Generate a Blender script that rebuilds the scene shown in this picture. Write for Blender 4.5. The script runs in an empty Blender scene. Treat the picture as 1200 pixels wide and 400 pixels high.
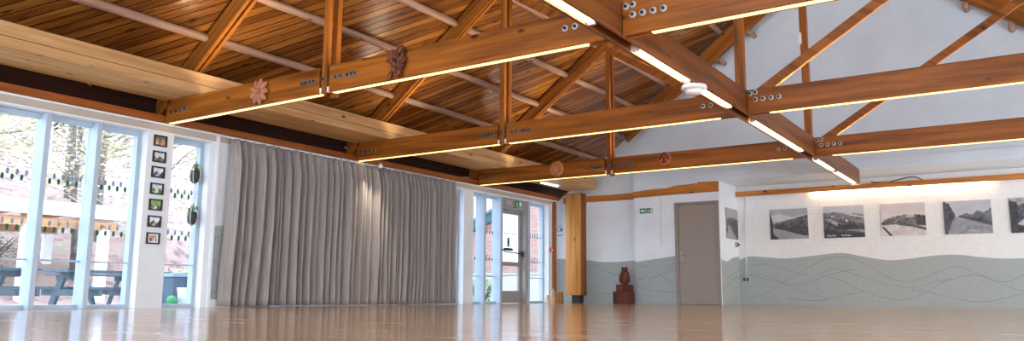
import bpy, bmesh, math, random
from mathutils import Vector, Matrix, noise
random.seed(7)
S = bpy.context.scene
COL = S.collection
PI = math.pi

# ------------------------------------------------------------------ helpers
UP = 9
def lin(c):
    return tuple((v / 12.92 if v <= .04045 else ((v + .055) / 1.055) ** 2.4) for v in (x / 255 for x in c)) + (1.0,)

class MB:
    """collects shapes in world coordinates; build() links them as one mesh object"""
    def __init__(s): s.v = []; s.f = []; s.m = []; s.sm = []
    def add(s, verts, faces, mi=0, smooth=False):
        o = len(s.v); s.v += [tuple(p) for p in verts]
        for f in faces: s.f.append(tuple(i + o for i in f)); s.m.append(mi); s.sm.append(smooth)
    def box(s, x0, x1, y0, y1, z0, z1, mi=0):
        s.add([(x0,y0,z0),(x1,y0,z0),(x1,y1,z0),(x0,y1,z0),(x0,y0,z1),(x1,y0,z1),(x1,y1,z1),(x0,y1,z1)],
              [(0,3,2,1),(4,5,6,7),(0,1,5,4),(1,2,6,5),(2,3,7,6),(3,0,4,7)], mi)
        return s
    def prism(s, pts, a0, a1, axis='Y', mi=0):
        n = len(pts)
        def P(p, a):
            return (p[0], a, p[1]) if axis == 'Y' else ((a, p[0], p[1]) if axis == 'X' else (p[0], p[1], a))
        s.add([P(p, a0) for p in pts] + [P(p, a1) for p in pts],
              [tuple(range(n)), tuple(range(2*n-1, n-1, -1))] + [(i, n+i, n+(i+1) % n, (i+1) % n) for i in range(n)], mi)
        return s
    def tube(s, path, r, n=10, mi=0, cap=True, smooth=True):
        path = [Vector(p) for p in path]; rs = r if isinstance(r, (list, tuple)) else [r]*len(path)
        vs = []; fs = []; up = None
        for i, p in enumerate(path):
            d = (path[min(i+1, len(path)-1)] - path[max(i-1, 0)]).normalized()
            if up is None: up = Vector((0,0,1)) if abs(d.z) < .9 else Vector((1,0,0))
            a = d.cross(up).normalized(); b = a.cross(d).normalized(); up = b
            for k in range(n):
                t = 2*PI*k/n; vs.append(p + (a*math.cos(t) + b*math.sin(t))*rs[i])
        for i in range(len(path)-1):
            for k in range(n):
                fs.append((i*n+k, i*n+(k+1) % n, (i+1)*n+(k+1) % n, (i+1)*n+k))
        s.add(vs, fs, mi, smooth)
        if cap:
            L = len(path)-1
            s.add([vs[k] for k in range(n)], [tuple(range(n-1, -1, -1))], mi)
            s.add([vs[L*n+k] for k in range(n)], [tuple(range(n))], mi)
        return s
    def lathe(s, prof, c, axis=(0,0,1), n=20, mi=0):
        ax = Vector(axis).normalized(); t = Vector((0,0,1)) if abs(ax.z) < .9 else Vector((1,0,0))
        a = ax.cross(t).normalized(); b = ax.cross(a); c = Vector(c); vs = []; fs = []
        for r, h in prof:
            for k in range(n):
                q = 2*PI*k/n; vs.append(c + ax*h + (a*math.cos(q) + b*math.sin(q))*max(r, 1e-4))
        for i in range(len(prof)-1):
            for k in range(n):
                fs.append((i*n+k, i*n+(k+1) % n, (i+1)*n+(k+1) % n, (i+1)*n+k))
        fs.append(tuple(range(n-1, -1, -1))); fs.append(tuple((len(prof)-1)*n+k for k in range(n)))
        s.add(vs, fs, mi, True); return s
    def ellipsoid(s, c, r, rot=None, n=12, m=8, mi=0):
        c = Vector(c); M = rot or Matrix.Identity(3); vs = []; fs = []
        for i in range(m+1):
            t = PI*i/m
            for k in range(n):
                q = 2*PI*k/n
                vs.append(c + M @ Vector((r[0]*math.sin(t)*math.cos(q), r[1]*math.sin(t)*math.sin(q), r[2]*math.cos(t))))
        for i in range(m):
            for k in range(n):
                fs.append((i*n+k, (i+1)*n+k, (i+1)*n+(k+1) % n, i*n+(k+1) % n))
        s.add(vs, fs, mi, True); return s
    def build(s, name, mat, parent=None, bevel=0, loc=None):
        mats = mat if isinstance(mat, (list, tuple)) else [mat]
        base = Vector((0,0,0))
        if parent is not None:
            q = parent
            while q is not None: base = base + q.location; q = q.parent
        if loc is not None: base = Vector(loc) if parent is None else base + (Vector(loc) - base)
        me = bpy.data.meshes.new(name)
        me.from_pydata([tuple(Vector(p) - base) for p in s.v], [], s.f)
        for m in mats: me.materials.append(m)
        for p, mi, sm in zip(me.polygons, s.m, s.sm): p.material_index = mi; p.use_smooth = sm
        bm = bmesh.new(); bm.from_mesh(me); bmesh.ops.remove_doubles(bm, verts=bm.verts, dist=1e-6)
        bmesh.ops.recalc_face_normals(bm, faces=bm.faces); bm.to_mesh(me); bm.free(); me.update()
        o = bpy.data.objects.new(name, me); COL.objects.link(o)
        if parent is not None: o.parent = parent
        elif loc is not None: o.location = base
        if bevel:
            b = o.modifiers.new('bevel', 'BEVEL'); b.width = bevel; b.segments = 2; b.limit_method = 'ANGLE'
        return o

LABELS = {}
def tag(o, label, cat, group=None, kind=None):
    o['label'] = label; o['category'] = cat
    if group: o['group'] = group
    if kind: o['kind'] = kind
    n = len(label.split())
    if not 4 <= n <= 16: print('LABEL LENGTH', n, label)
    if label in LABELS: print('LABEL TWICE', label)
    LABELS[label] = 1
    return o
def thing(name, label, cat, loc, group=None, kind=None):
    o = bpy.data.objects.new(name, None); COL.objects.link(o); o.location = loc; o.empty_display_size = .1
    return tag(o, label, cat, group, kind)
def struct(o, label=None, cat=None):
    o['kind'] = 'structure'
    if label: o['label'] = label
    if cat: o['category'] = cat
    return o

# ------------------------------------------------------------------ materials
def newmat(name):
    m = bpy.data.materials.new(name); m.use_nodes = True; nt = m.node_tree
    return m, nt, nt.nodes['Principled BSDF'], nt.nodes, nt.links
def ramp(N, stops):
    r = N.new('ShaderNodeValToRGB'); e = r.color_ramp.elements
    while len(e) < len(stops): e.new(.5)
    for x, (p, c) in zip(e, stops): x.position = p; x.color = lin(c)
    return r
def plain(name, c, rough=.6, metal=0, var=.06, scale=6, bump=0, spec=.5, coat=0):
    m, nt, b, N, L = newmat(name)
    tc = N.new('ShaderNodeTexCoord'); nz = N.new('ShaderNodeTexNoise'); nz.inputs['Scale'].default_value = scale
    nz.inputs['Detail'].default_value = 4; L.new(tc.outputs['Object'], nz.inputs['Vector'])
    r = ramp(N, [(.3, tuple(max(0, v*(1-var)) for v in c)), (.7, tuple(min(255, v*(1+var)) for v in c))])
    L.new(nz.outputs['Fac'], r.inputs['Fac']); L.new(r.outputs['Color'], b.inputs['Base Color'])
    b.inputs['Roughness'].default_value = rough; b.inputs['Metallic'].default_value = metal
    b.inputs['Specular IOR Level'].default_value = spec; b.inputs['Coat Weight'].default_value = coat
    if bump:
        bp = N.new('ShaderNodeBump'); bp.inputs['Strength'].default_value = bump; bp.inputs['Distance'].default_value = .01
        L.new(nz.outputs['Fac'], bp.inputs['Height']); L.new(bp.outputs['Normal'], b.inputs['Normal'])
    return m
def wood(name, dark, light, axis='X', rough=.4, ang=0, knots=True, spec=.22, seam=None):
    """planed timber: grain streaks along an axis, growth bands and dark knots"""
    m, nt, b, N, L = newmat(name)
    tc = N.new('ShaderNodeTexCoord'); oi = N.new('ShaderNodeObjectInfo')
    rot = N.new('ShaderNodeVectorRotate'); rot.rotation_type = 'Y_AXIS'; rot.inputs['Angle'].default_value = ang
    L.new(tc.outputs['Object'], rot.inputs['Vector'])
    off = N.new('ShaderNodeVectorMath'); off.operation = 'ADD'; L.new(rot.outputs['Vector'], off.inputs[0])
    mul = N.new('ShaderNodeMath'); mul.operation = 'MULTIPLY'; mul.inputs[1].default_value = 37.0
    L.new(oi.outputs['Random'], mul.inputs[0]); L.new(mul.outputs[0], off.inputs[1])
    def mp(lo, hi):
        q = N.new('ShaderNodeMapping'); q.inputs['Scale'].default_value = tuple(lo if a == axis else hi for a in 'XYZ')
        L.new(off.outputs['Vector'], q.inputs['Vector']); return q
    n1 = N.new('ShaderNodeTexNoise'); n1.inputs['Scale'].default_value = 1; n1.inputs['Detail'].default_value = 5; n1.inputs['Distortion'].default_value = .4
    L.new(mp(.7, 11).outputs[0], n1.inputs['Vector'])
    n2 = N.new('ShaderNodeTexNoise'); n2.inputs['Scale'].default_value = 1; n2.inputs['Detail'].default_value = 3
    L.new(mp(2, 60).outputs[0], n2.inputs['Vector'])
    mx = N.new('ShaderNodeMath'); mx.operation = 'MULTIPLY_ADD'; mx.inputs[1].default_value = .3
    L.new(n2.outputs['Fac'], mx.inputs[0]); L.new(n1.outputs['Fac'], mx.inputs[2])
    r = ramp(N, [(.42, dark), (.78, light)]); L.new(mx.outputs[0], r.inputs['Fac'])
    col = r.outputs['Color']
    if knots:
        vo = N.new('ShaderNodeTexVoronoi'); vo.inputs['Scale'].default_value = 1; L.new(mp(2.2, 5).outputs[0], vo.inputs['Vector'])
        kr = ramp(N, [(.06, (0,0,0)), (.13, (255,255,255))]); L.new(vo.outputs['Distance'], kr.inputs['Fac'])
        mix = N.new('ShaderNodeMix'); mix.data_type = 'RGBA'
        L.new(kr.outputs['Color'], mix.inputs['Factor']); L.new(col, mix.inputs['B'])
        mix.inputs['A'].default_value = lin(tuple(v*.5 for v in dark)); col = mix.outputs['Result']
    L.new(col, b.inputs['Base Color']); b.inputs['Roughness'].default_value = rough; b.inputs['Specular IOR Level'].default_value = spec
    bp = N.new('ShaderNodeBump'); bp.inputs['Strength'].default_value = .12; bp.inputs['Distance'].default_value = .004
    L.new(n2.outputs['Fac'], bp.inputs['Height']); L.new(bp.outputs['Normal'], b.inputs['Normal'])
    return m
def emit(name, c, s):
    m, nt, b, N, L = newmat(name)
    b.inputs['Base Color'].default_value = lin(c); b.inputs['Emission Color'].default_value = lin(c); b.inputs['Emission Strength'].default_value = s
    return m

TIE_D, TIE_L = (92,48,12), (166,96,32)
M = {}
M['tie'] = wood('tie timber', TIE_D, TIE_L, 'X', .38)
M['post'] = wood('post timber', (94,50,14), (168,100,38), 'Z', .4)
SL = math.atan(.75)
M['rafter_l'] = wood('left rafter timber', (94,51,14), (170,102,37), 'X', .4, SL)
M['rafter_r'] = wood('right rafter timber', (94,51,14), (170,102,37), 'X', .4, -SL)
M['brace'] = wood('brace timber', (94,50,14), (166,98,38), 'X', .4, -SL*.9)
M['brace_r'] = wood('brace timber right', (94,50,14), (166,98,38), 'X', .4, SL*.9)
M['beam'] = wood('centre beam timber', (84,46,18), (142,84,38), 'Y', .4)
M['glulam'] = wood('pale glulam', (186,140,88), (220,176,122), 'Y', .55)
M['log'] = wood('weathered log', (128,94,76), (186,152,130), 'Y', .6)
M['rail'] = wood('rail timber', (104,54,18), (158,88,34), 'Y', .4)
M['rail_x'] = wood('rail timber across', (150,82,28), (206,132,62), 'X', .4)
M['eaves'] = wood('eaves shade tone', (44,24,18), (70,38,26), 'Y', .6)  # dark tone that puts the eaves shade into the colour
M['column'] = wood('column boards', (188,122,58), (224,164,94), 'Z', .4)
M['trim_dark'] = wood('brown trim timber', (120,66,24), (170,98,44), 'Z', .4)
M['carve_pink'] = wood('pinkish carved wood', (140,86,60), (186,124,92), 'Z', .5, knots=False)
M['carve_dark'] = wood('dark carved wood', (70,34,22), (118,62,42), 'Z', .45, knots=False)
M['carve_tan'] = wood('tan carved wood', (164,100,56), (206,142,92), 'Z', .5, knots=False)
M['carve_orange'] = wood('orange carved wood', (140,72,36), (188,108,62), 'Z', .5, knots=False)
M['sculpt'] = wood('sculpture wood', (64,30,20), (112,58,40), 'Z', .4, knots=False)
M['stump'] = wood('stump bark side', (120,76,40), (176,122,74), 'Z', .7)
M['stump_pale'] = wood('pale split wood', (196,160,120), (230,204,170), 'Z', .7, knots=False)
M['white'] = plain('white paint', (226,230,232), .5, var=.02)
M['wallwhite'] = plain('white wall paint', (234,239,242), .75, var=.02, scale=2, bump=.03)
M['plaster'] = plain('pale gable paint', (226,240,250), .8, var=.02, scale=1.5, bump=.04)
M['pillarw'] = plain('pillar paint', (222,225,228), .7, var=.02, scale=3)
M['frame'] = plain('window frame paint', (172,188,202), .4, var=.02)
M['doorgrey'] = plain('taupe door paint', (156,143,131), .5, var=.015, scale=30)
M['doorframe'] = plain('taupe frame paint', (146,136,126), .5, var=.02)
M['metaldoor'] = plain('grey powder coat', (150,146,142), .45, var=.02)
M['steel'] = plain('brushed steel', (170,172,176), .35, metal=.9, var=.05)
M['zinc'] = plain('zinc bolt', (196,196,196), .5, metal=.2, var=.1)
M['bolt'] = plain('dull bolt', (112,108,108), .5, metal=.4, var=.15)
M['black'] = plain('black plastic', (22,22,24), .5, var=.1)
M['dark'] = plain('dark steel', (40,40,44), .5, var=.1)
M['plastic'] = plain('white plastic', (232,232,228), .4, var=.01)
M['red'] = plain('red plastic', (200,40,40), .4)
M['green'] = plain('sign green', (0,132,84), .4, var=.02)
M['dotgreen'] = plain('green film dot', (0,110,76), .5, var=.02)
M['dotgrey'] = plain('grey pane dot', (150,164,172), .6, var=.02)
M['blue'] = plain('notice blue', (40,110,180), .5)
M['paper'] = plain('paper', (236,238,240), .7, var=.01)
M['bluegrey'] = plain('weathered blue grey boards', (64,82,92), .6, var=.2, scale=9)
M['teal'] = plain('teal bargeboard', (48,84,92), .6)
M['pave'] = plain('pale terrace paving', (168,168,166), .8, var=.08, scale=3)
M['shelterwhite'] = plain('white fascia', (240,240,238), .6, var=.01)
M['shelterwood'] = wood('shelter timber', (150,96,56), (200,150,104), 'Y', .7)
M['strip'] = emit('warm strip diffuser', (255,206,122), 1.9)
M['picture'] = emit('warm picture tube', (255,232,190), 22)
M['tubelit'] = emit('fluorescent tube', (255,236,205), 9.0)
M['batten'] = emit('cool batten', (235,240,255), 1.5)
M['cord'] = plain('pale cord', (200,196,186), .8)
M['planterpot'] = plain('dark planter', (44,46,50), .5)
M['leaf'] = plain('house plant leaf', (70,128,58), .5, var=.3, scale=20)

# curtain cloth: fine vertical weave
def curtain_mat():
    m, nt, b, N, L = newmat('taupe curtain cloth')
    tc = N.new('ShaderNodeTexCoord'); mp = N.new('ShaderNodeMapping'); mp.inputs['Scale'].default_value = (60, 60, 2)
    L.new(tc.outputs['Object'], mp.inputs['Vector']); nz = N.new('ShaderNodeTexNoise'); nz.inputs['Scale'].default_value = 1; nz.inputs['Detail'].default_value = 3
    L.new(mp.outputs[0], nz.inputs['Vector']); r = ramp(N, [(.3, (136,129,124)), (.7, (170,162,156))]); L.new(nz.outputs['Fac'], r.inputs['Fac'])
    L.new(r.outputs['Color'], b.inputs['Base Color']); b.inputs['Roughness'].default_value = .85
    b.inputs['Sheen Weight'].default_value = .25
    return m
M['curtain'] = curtain_mat()

# painted brickwork (courses only just show)
def brick_paint(name, c, strength=.35, plane='XZ'):
    m, nt, b, N, L = newmat(name)
    tc = N.new('ShaderNodeTexCoord'); sp = N.new('ShaderNodeSeparateXYZ'); cb = N.new('ShaderNodeCombineXYZ')
    L.new(tc.outputs['Object'], sp.inputs[0]); L.new(sp.outputs[plane[0]], cb.inputs['X']); L.new(sp.outputs['Z'], cb.inputs['Y'])
    bk = N.new('ShaderNodeTexBrick'); bk.inputs['Scale'].default_value = 1; bk.inputs['Brick Width'].default_value = .225; bk.inputs['Row Height'].default_value = .075
    bk.inputs['Mortar Size'].default_value = .008; bk.inputs['Mortar Smooth'].default_value = .6; L.new(cb.outputs[0], bk.inputs['Vector'])
    nz = N.new('ShaderNodeTexNoise'); nz.inputs['Scale'].default_value = 14; nz.inputs['Detail'].default_value = 4; L.new(tc.outputs['Object'], nz.inputs['Vector'])
    ad = N.new('ShaderNodeMath'); ad.operation = 'MULTIPLY_ADD'; ad.inputs[1].default_value = -.8
    L.new(bk.outputs['Fac'], ad.inputs[0]); L.new(nz.outputs['Fac'], ad.inputs[2])
    bp = N.new('ShaderNodeBump'); bp.inputs['Strength'].default_value = strength; bp.inputs['Distance'].default_value = .008
    L.new(ad.outputs[0], bp.inputs['Height']); L.new(bp.outputs['Normal'], b.inputs['Normal'])
    r = ramp(N, [(.3, tuple(v*.97 for v in c)), (.7, c)]); L.new(nz.outputs['Fac'], r.inputs['Fac'])
    L.new(r.outputs['Color'], b.inputs['Base Color']); b.inputs['Roughness'].default_value = .65
    return m
M['brickwhite'] = brick_paint('white painted brick', (240,238,233))
M['mural'] = brick_paint('grey green mural paint', (170,177,173))
M['mural_y'] = brick_paint('grey green mural paint side', (170,177,173), plane='YZ')
M['mural_line'] = plain('mural line', (138,144,138), .7)

# ceiling boards laid at 45 degrees to the slope
def board_mat(name, sgn):
    m, nt, b, N, L = newmat(name)
    tc = N.new('ShaderNodeTexCoord'); sp = N.new('ShaderNodeSeparateXYZ'); L.new(tc.outputs['Object'], sp.inputs[0])
    def ma(op, a, bb=None, c=None):
        q = N.new('ShaderNodeMath'); q.operation = op
        for i, v in enumerate((a, bb, c)):
            if v is None: continue
            if isinstance(v, (int, float)): q.inputs[i].default_value = v
            else: L.new(v, q.inputs[i])
        return q.outputs[0]
    s = ma('MULTIPLY', sp.outputs['X'], 1.25*sgn)
    u = ma('MULTIPLY', ma('SUBTRACT', s, sp.outputs['Y']), .7071/.112)   # across the boards
    w = ma('MULTIPLY', ma('ADD', s, sp.outputs['Y']), .7071)             # along the boards
    cell = ma('FLOOR', u); fr = ma('SUBTRACT', u, cell)
    wn = N.new('ShaderNodeTexWhiteNoise'); wn.noise_dimensions = '1D'; L.new(cell, wn.inputs['W'])
    vec = N.new('ShaderNodeCombineXYZ'); L.new(ma('MULTIPLY', w, .9), vec.inputs['X']); L.new(ma('MULTIPLY', u, 1.6), vec.inputs['Y']); L.new(ma('MULTIPLY', wn.outputs['Value'], 50), vec.inputs['Z'])
    nz = N.new('ShaderNodeTexNoise'); nz.inputs['Scale'].default_value = 2; nz.inputs['Detail'].default_value = 5; L.new(vec.outputs[0], nz.inputs['Vector'])
    f = ma('ADD', ma('MULTIPLY', nz.outputs['Fac'], .7), ma('MULTIPLY', wn.outputs['Value'], .3))
    r = ramp(N, [(.3, (92,50,16)), (.5, (126,74,26)), (.72, (162,106,46))]); L.new(f, r.inputs['Fac'])
    vk = N.new('ShaderNodeCombineXYZ'); L.new(ma('MULTIPLY', w, 2.6), vk.inputs['X']); L.new(u, vk.inputs['Y'])
    vo = N.new('ShaderNodeTexVoronoi'); vo.inputs['Scale'].default_value = 1; L.new(vk.outputs[0], vo.inputs['Vector'])
    kr = ramp(N, [(.1, (40,22,12)), (.2, (255,255,255))]); L.new(vo.outputs['Distance'], kr.inputs['Fac'])
    mk = N.new('ShaderNodeMix'); mk.data_type = 'RGBA'; mk.blend_type = 'MULTIPLY'; mk.inputs['Factor'].default_value = .7
    L.new(r.outputs['Color'], mk.inputs['A']); L.new(kr.outputs['Color'], mk.inputs['B'])
    edge = ma('MINIMUM', fr, ma('SUBTRACT', 1.0, fr))
    er = N.new('ShaderNodeMapRange'); er.inputs['From Min'].default_value = .035; er.inputs['From Max'].default_value = .07; L.new(edge, er.inputs['Value'])
    mix = N.new('ShaderNodeMix'); mix.data_type = 'RGBA'; L.new(er.outputs[0], mix.inputs['Factor']); mix.inputs['A'].default_value = lin((30,14,6)); L.new(mk.outputs['Result'], mix.inputs['B'])
    L.new(mix.outputs['Result'], b.inputs['Base Color']); b.inputs['Roughness'].default_value = .24
    bp = N.new('ShaderNodeBump'); bp.inputs['Strength'].default_value = .5; bp.inputs['Distance'].default_value = .012
    cup = ma('ADD', ma('MULTIPLY', er.outputs[0], .6), ma('MULTIPLY', edge, .5)); L.new(cup, bp.inputs['Height']); L.new(bp.outputs['Normal'], b.inputs['Normal'])
    return m
M['boards_l'] = board_mat('diagonal ceiling boards', 1)
M['boards_r'] = board_mat('diagonal ceiling boards right', -1)

def floor_mat():
    m, nt, b, N, L = newmat('polished beige floor')
    tc = N.new('ShaderNodeTexCoord'); mp = N.new('ShaderNodeMapping'); mp.inputs['Scale'].default_value = (.5, 2.5, 1); mp.inputs['Rotation'].default_value = (0,0,.15)
    L.new(tc.outputs['Object'], mp.inputs['Vector']); n1 = N.new('ShaderNodeTexNoise'); n1.inputs['Scale'].default_value = 1.6; n1.inputs['Detail'].default_value = 7; n1.inputs['Roughness'].default_value = .65
    L.new(mp.outputs[0], n1.inputs['Vector']); r = ramp(N, [(.32, (168,128,86)), (.5, (206,172,128)), (.68, (226,202,166))]); L.new(n1.outputs['Fac'], r.inputs['Fac'])
    L.new(r.outputs['Color'], b.inputs['Base Color']); b.inputs['Specular IOR Level'].default_value = .22
    n2 = N.new('ShaderNodeTexNoise'); n2.inputs['Scale'].default_value = 3; n2.inputs['Detail'].default_value = 3; L.new(tc.outputs['Object'], n2.inputs['Vector'])
    rr = N.new('ShaderNodeMapRange'); rr.inputs['To Min'].default_value = .09; rr.inputs['To Max'].default_value = .17; L.new(n2.outputs['Fac'], rr.inputs['Value']); L.new(rr.outputs[0], b.inputs['Roughness'])
    bp = N.new('ShaderNodeBump'); bp.inputs['Strength'].default_value = .03; bp.inputs['Distance'].default_value = .01; L.new(n2.outputs['Fac'], bp.inputs['Height']); L.new(bp.outputs['Normal'], b.inputs['Normal'])
    return m
M['floor'] = floor_mat()

def glass_mat(name, tint=(250,253,255), frost=0):
    m = bpy.data.materials.new(name); m.use_nodes = True; nt = m.node_tree; N, L = nt.nodes, nt.links; N.clear()
    out = N.new('ShaderNodeOutputMaterial'); tr = N.new('ShaderNodeBsdfTransparent'); gl = N.new('ShaderNodeBsdfGlossy'); mx = N.new('ShaderNodeMixShader'); fr = N.new('ShaderNodeFresnel')
    tr.inputs['Color'].default_value = lin(tint); gl.inputs['Roughness'].default_value = .02; fr.inputs['IOR'].default_value = 1.25
    gm = N.new('ShaderNodeNewGeometry'); fm = N.new('ShaderNodeMath'); fm.operation = 'SUBTRACT'; fm.inputs[0].default_value = 1; L.new(gm.outputs['Backfacing'], fm.inputs[1])
    f2 = N.new('ShaderNodeMath'); f2.operation = 'MULTIPLY'; L.new(fr.outputs[0], f2.inputs[0]); L.new(fm.outputs[0], f2.inputs[1]); L.new(f2.outputs[0], mx.inputs['Fac']); L.new(tr.outputs[0], mx.inputs[1]); L.new(gl.outputs[0], mx.inputs[2])
    last = mx.outputs[0]
    if frost:
        tl = N.new('ShaderNodeBsdfTranslucent'); tl.inputs['Color'].default_value = lin((245,248,250)); m2 = N.new('ShaderNodeMixShader'); m2.inputs['Fac'].default_value = frost
        L.new(last, m2.inputs[1]); L.new(tl.outputs[0], m2.inputs[2]); last = m2.outputs[0]
    L.new(last, out.inputs['Surface']); return m
M['glass'] = glass_mat('window glass'); M['frost'] = glass_mat('frosted white glass', frost=.85)

def litter_mat():
    m, nt, b, N, L = newmat('leaf litter')
    tc = N.new('ShaderNodeTexCoord'); n1 = N.new('ShaderNodeTexNoise'); n1.inputs['Scale'].default_value = 1.6; n1.inputs['Detail'].default_value = 9; n1.inputs['Roughness'].default_value = .85; L.new(tc.outputs['Object'], n1.inputs['Vector'])
    r = ramp(N, [(.34, (52,40,36)), (.43, (124,96,88)), (.51, (176,142,134)), (.6, (134,132,98)), (.67, (216,202,196))]); L.new(n1.outputs['Fac'], r.inputs['Fac']); L.new(r.outputs['Color'], b.inputs['Base Color'])
    b.inputs['Roughness'].default_value = .9
    return m
M['litter'] = litter_mat()
M['bark'] = plain('grey bark', (120,112,104), .9, var=.25, scale=8, bump=.3)
M['barkdark'] = plain('dark bark', (74,66,58), .9, var=.25, scale=8, bump=.3)
M['leafpale'] = plain('pale spring leaf', (182,188,136), .7, var=.25, scale=3)
M['leafwhite'] = plain('bleached twig leaf', (206,198,178), .7, var=.2, scale=3)
M['leafgreen'] = plain('green shrub leaf', (92,118,66), .7, var=.3, scale=3)
M['birch'] = plain('white birch bark', (190,186,180), .8, var=.25, scale=7)
M['leafbirch'] = plain('pale yellow birch leaf', (214,210,176), .7, var=.2, scale=3)
M['grass'] = plain('lawn', (110,130,76), .9, var=.2, scale=5)
M['stone'] = brick_paint('garden stone wall', (190,184,172), 1.0)
def brickwork():
    m, nt, b, N, L = newmat('pink brickwork')
    tc = N.new('ShaderNodeTexCoord'); sp = N.new('ShaderNodeSeparateXYZ'); cb = N.new('ShaderNodeCombineXYZ'); L.new(tc.outputs['Object'], sp.inputs[0]); L.new(sp.outputs['X'], cb.inputs['X']); L.new(sp.outputs['Z'], cb.inputs['Y'])
    bk = N.new('ShaderNodeTexBrick'); bk.inputs['Scale'].default_value = 1; bk.inputs['Brick Width'].default_value = .225; bk.inputs['Row Height'].default_value = .075; bk.inputs['Mortar Size'].default_value = .01
    bk.inputs['Color1'].default_value = lin((160,106,92)); bk.inputs['Color2'].default_value = lin((176,130,116)); bk.inputs['Mortar'].default_value = lin((168,160,152))
    L.new(cb.outputs[0], bk.inputs['Vector']); L.new(bk.outputs['Color'], b.inputs['Base Color']); b.inputs['Roughness'].default_value = .85
    return m
M['brick'] = brickwork()

# ------------------------------------------------------------------ dimensions (metres; camera stands at the origin)
W = 8.744                      # window wall face at x = -W
CX = -2.66                     # centre line of the roof
ZT, ZTT = 2.22, 2.495          # underside and top of tie beams
YD, YA, YR = 15.395, 16.532, 15.70   # door wall, alcove wall, recess wall
ZS = 2.483                     # soffit over alcove
def T(x):                      # top line of the rafters
    return 2.96 + .75*((x if x <= CX else 2*CX - x) + 8.305)
MIR = lambda x: 2*CX - x

# ------------------------------------------------------------------ room shell
struct(MB().box(-9.2, 3.9, -4.5, 16.7, -.12, 0).build('floor', M['floor']))

w = MB()
for y0, y1 in ((-4.5, 2.5), (5.26, 5.60), (6.12, 10.75), (11.54, 11.83), (14.57, 14.92)):
    w.box(-8.985, -W, y0, y1, 0, 2.10); w.box(-9.15, -W, y0, y1, 2.10, 2.31)
for y0, y1 in ((2.5, 5.26), (5.60, 6.12), (10.75, 11.54), (11.83, 14.57)):
    w.box(-9.15, -W, y0, y1, 2.10, 2.31)
struct(w.build('wall_left', M['pillarw']))
w = MB(); w.box(-9.26, -7.05, YR, YR+.2, 0, 2.2); w.prism([(-9.26,2.2),(-7.05,2.2),(-7.05,T(-7.05)),(-9.1,T(-9.1)),(-9.26,2.24)], YR, YR+.2)
struct(w.build('wall_recess', M['wallwhite']))
struct(MB().box(-9.27, -9.245, 15.0, YR, 0, 2.2).build('wall_corner', M['wallwhite']))
w = MB()
w.box(-7.1, -6.195, YD, YA, 0, ZS); w.box(-6.195, -5.249, YD, YA, 2.085, ZS); w.box(-5.249, -5.234, YD, YA, 0, ZS); w.box(-6.195, -5.249, YD+.12, YA, 0, 2.085)
struct(w.build('wall_end', M['wallwhite']))
w = MB(); w.prism([(-7.1, ZS), (3.6, ZS), (3.6, 2.75), (CX, T(CX)+.03), (-7.1, T(-7.1)+.03)], YD, YD+.3)
w.box(-5.234, 3.6, YD+.3, YA+.15, ZS, ZS+.1)
struct(w.build('wall_gable', M['plaster']))
struct(MB().box(-5.234, 3.6, YA, YA+.15, 0, ZS).build('wall_alcove', M['brickwhite']))
struct(MB().box(-5.76, 3.6, YD-.018, YD, ZS, 2.685).build('trim_1', M['plaster'], bevel=.004))

# roof decks (boarded soffit)
def deck(name, sgn, mat):
    f = (lambda x: x) if sgn > 0 else MIR
    p = [(-9.35, T(-9.35)+.03), (CX, T(CX)+.03), (CX, T(CX)+.11), (-9.35, T(-9.35)+.11)]
    struct(MB().prism([(f(x), z) for x, z in p], -4.5, 15.9).build(name, mat))
deck('ceiling_left', 1, M['boards_l']); deck('ceiling_right', -1, M['boards_r'])

struct(MB().prism([(-9.3,T(-9.3)+.02),(-8.725,T(-8.725)+.02),(-8.725,T(-8.725)+.028),(-9.3,T(-9.3)+.028)], -4.5, 15.6).build('trim_eaves_shade', M['eaves']))  # dark sheet added below the deck, painting in the eaves shade
# rails and beads
struct(MB().box(-W, -W+.06, -4.5, 14.9, 2.22, 2.31).build('trim_2', M['rail'], bevel=.006))
struct(MB().box(-W, -W+.045, -4.5, 14.9, 2.195, 2.218).build('trim_3', M['white'], bevel=.003))
struct(MB().box(-9.0, -7.06, YR-.05, YR, 2.25, 2.385).build('trim_4', M['rail_x'], bevel=.005))
struct(MB().prism([(-7.12,2.235),(-6.19,2.255),(-5.234,2.265),(-5.234,2.47),(-5.66,2.475),(-5.665,2.455),(-6.18,2.435),(-6.25,2.41),(-6.35,2.40),(-6.76,2.39),(-7.12,2.36)], YD-.045, YD).build('trim_5', M['rail_x']))
struct(MB().box(-5.234, 3.6, YA-.10, YA-.075, 2.262, 2.365).box(-5.234, 3.6, YA-.075, YA, 2.335, 2.365).build('trim_6', M['rail_x']))
struct(MB().box(-W, -W+.03, 14.72, 14.86, 0, 2.195).build('trim_7', M['trim_dark'], bevel=.004))
struct(MB().box(-W, -W+.05, 6.19, 6.225, 0, 2.195).build('trim_8', M['white'], bevel=.003))
struct(MB().box(-W, -W+.016, 6.225, 6.55, 0, .10).build('baseboard_left', M['white'], bevel=.003))

struct(MB().box(-W, -W+.012, -4.5, 14.72, 2.125, 2.195).build('trim_warm_bounce', plain('head strip warm bounce', (184,170,154), .6, var=.02)))  # beige strip paints warm reflected light over the white wall head
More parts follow.
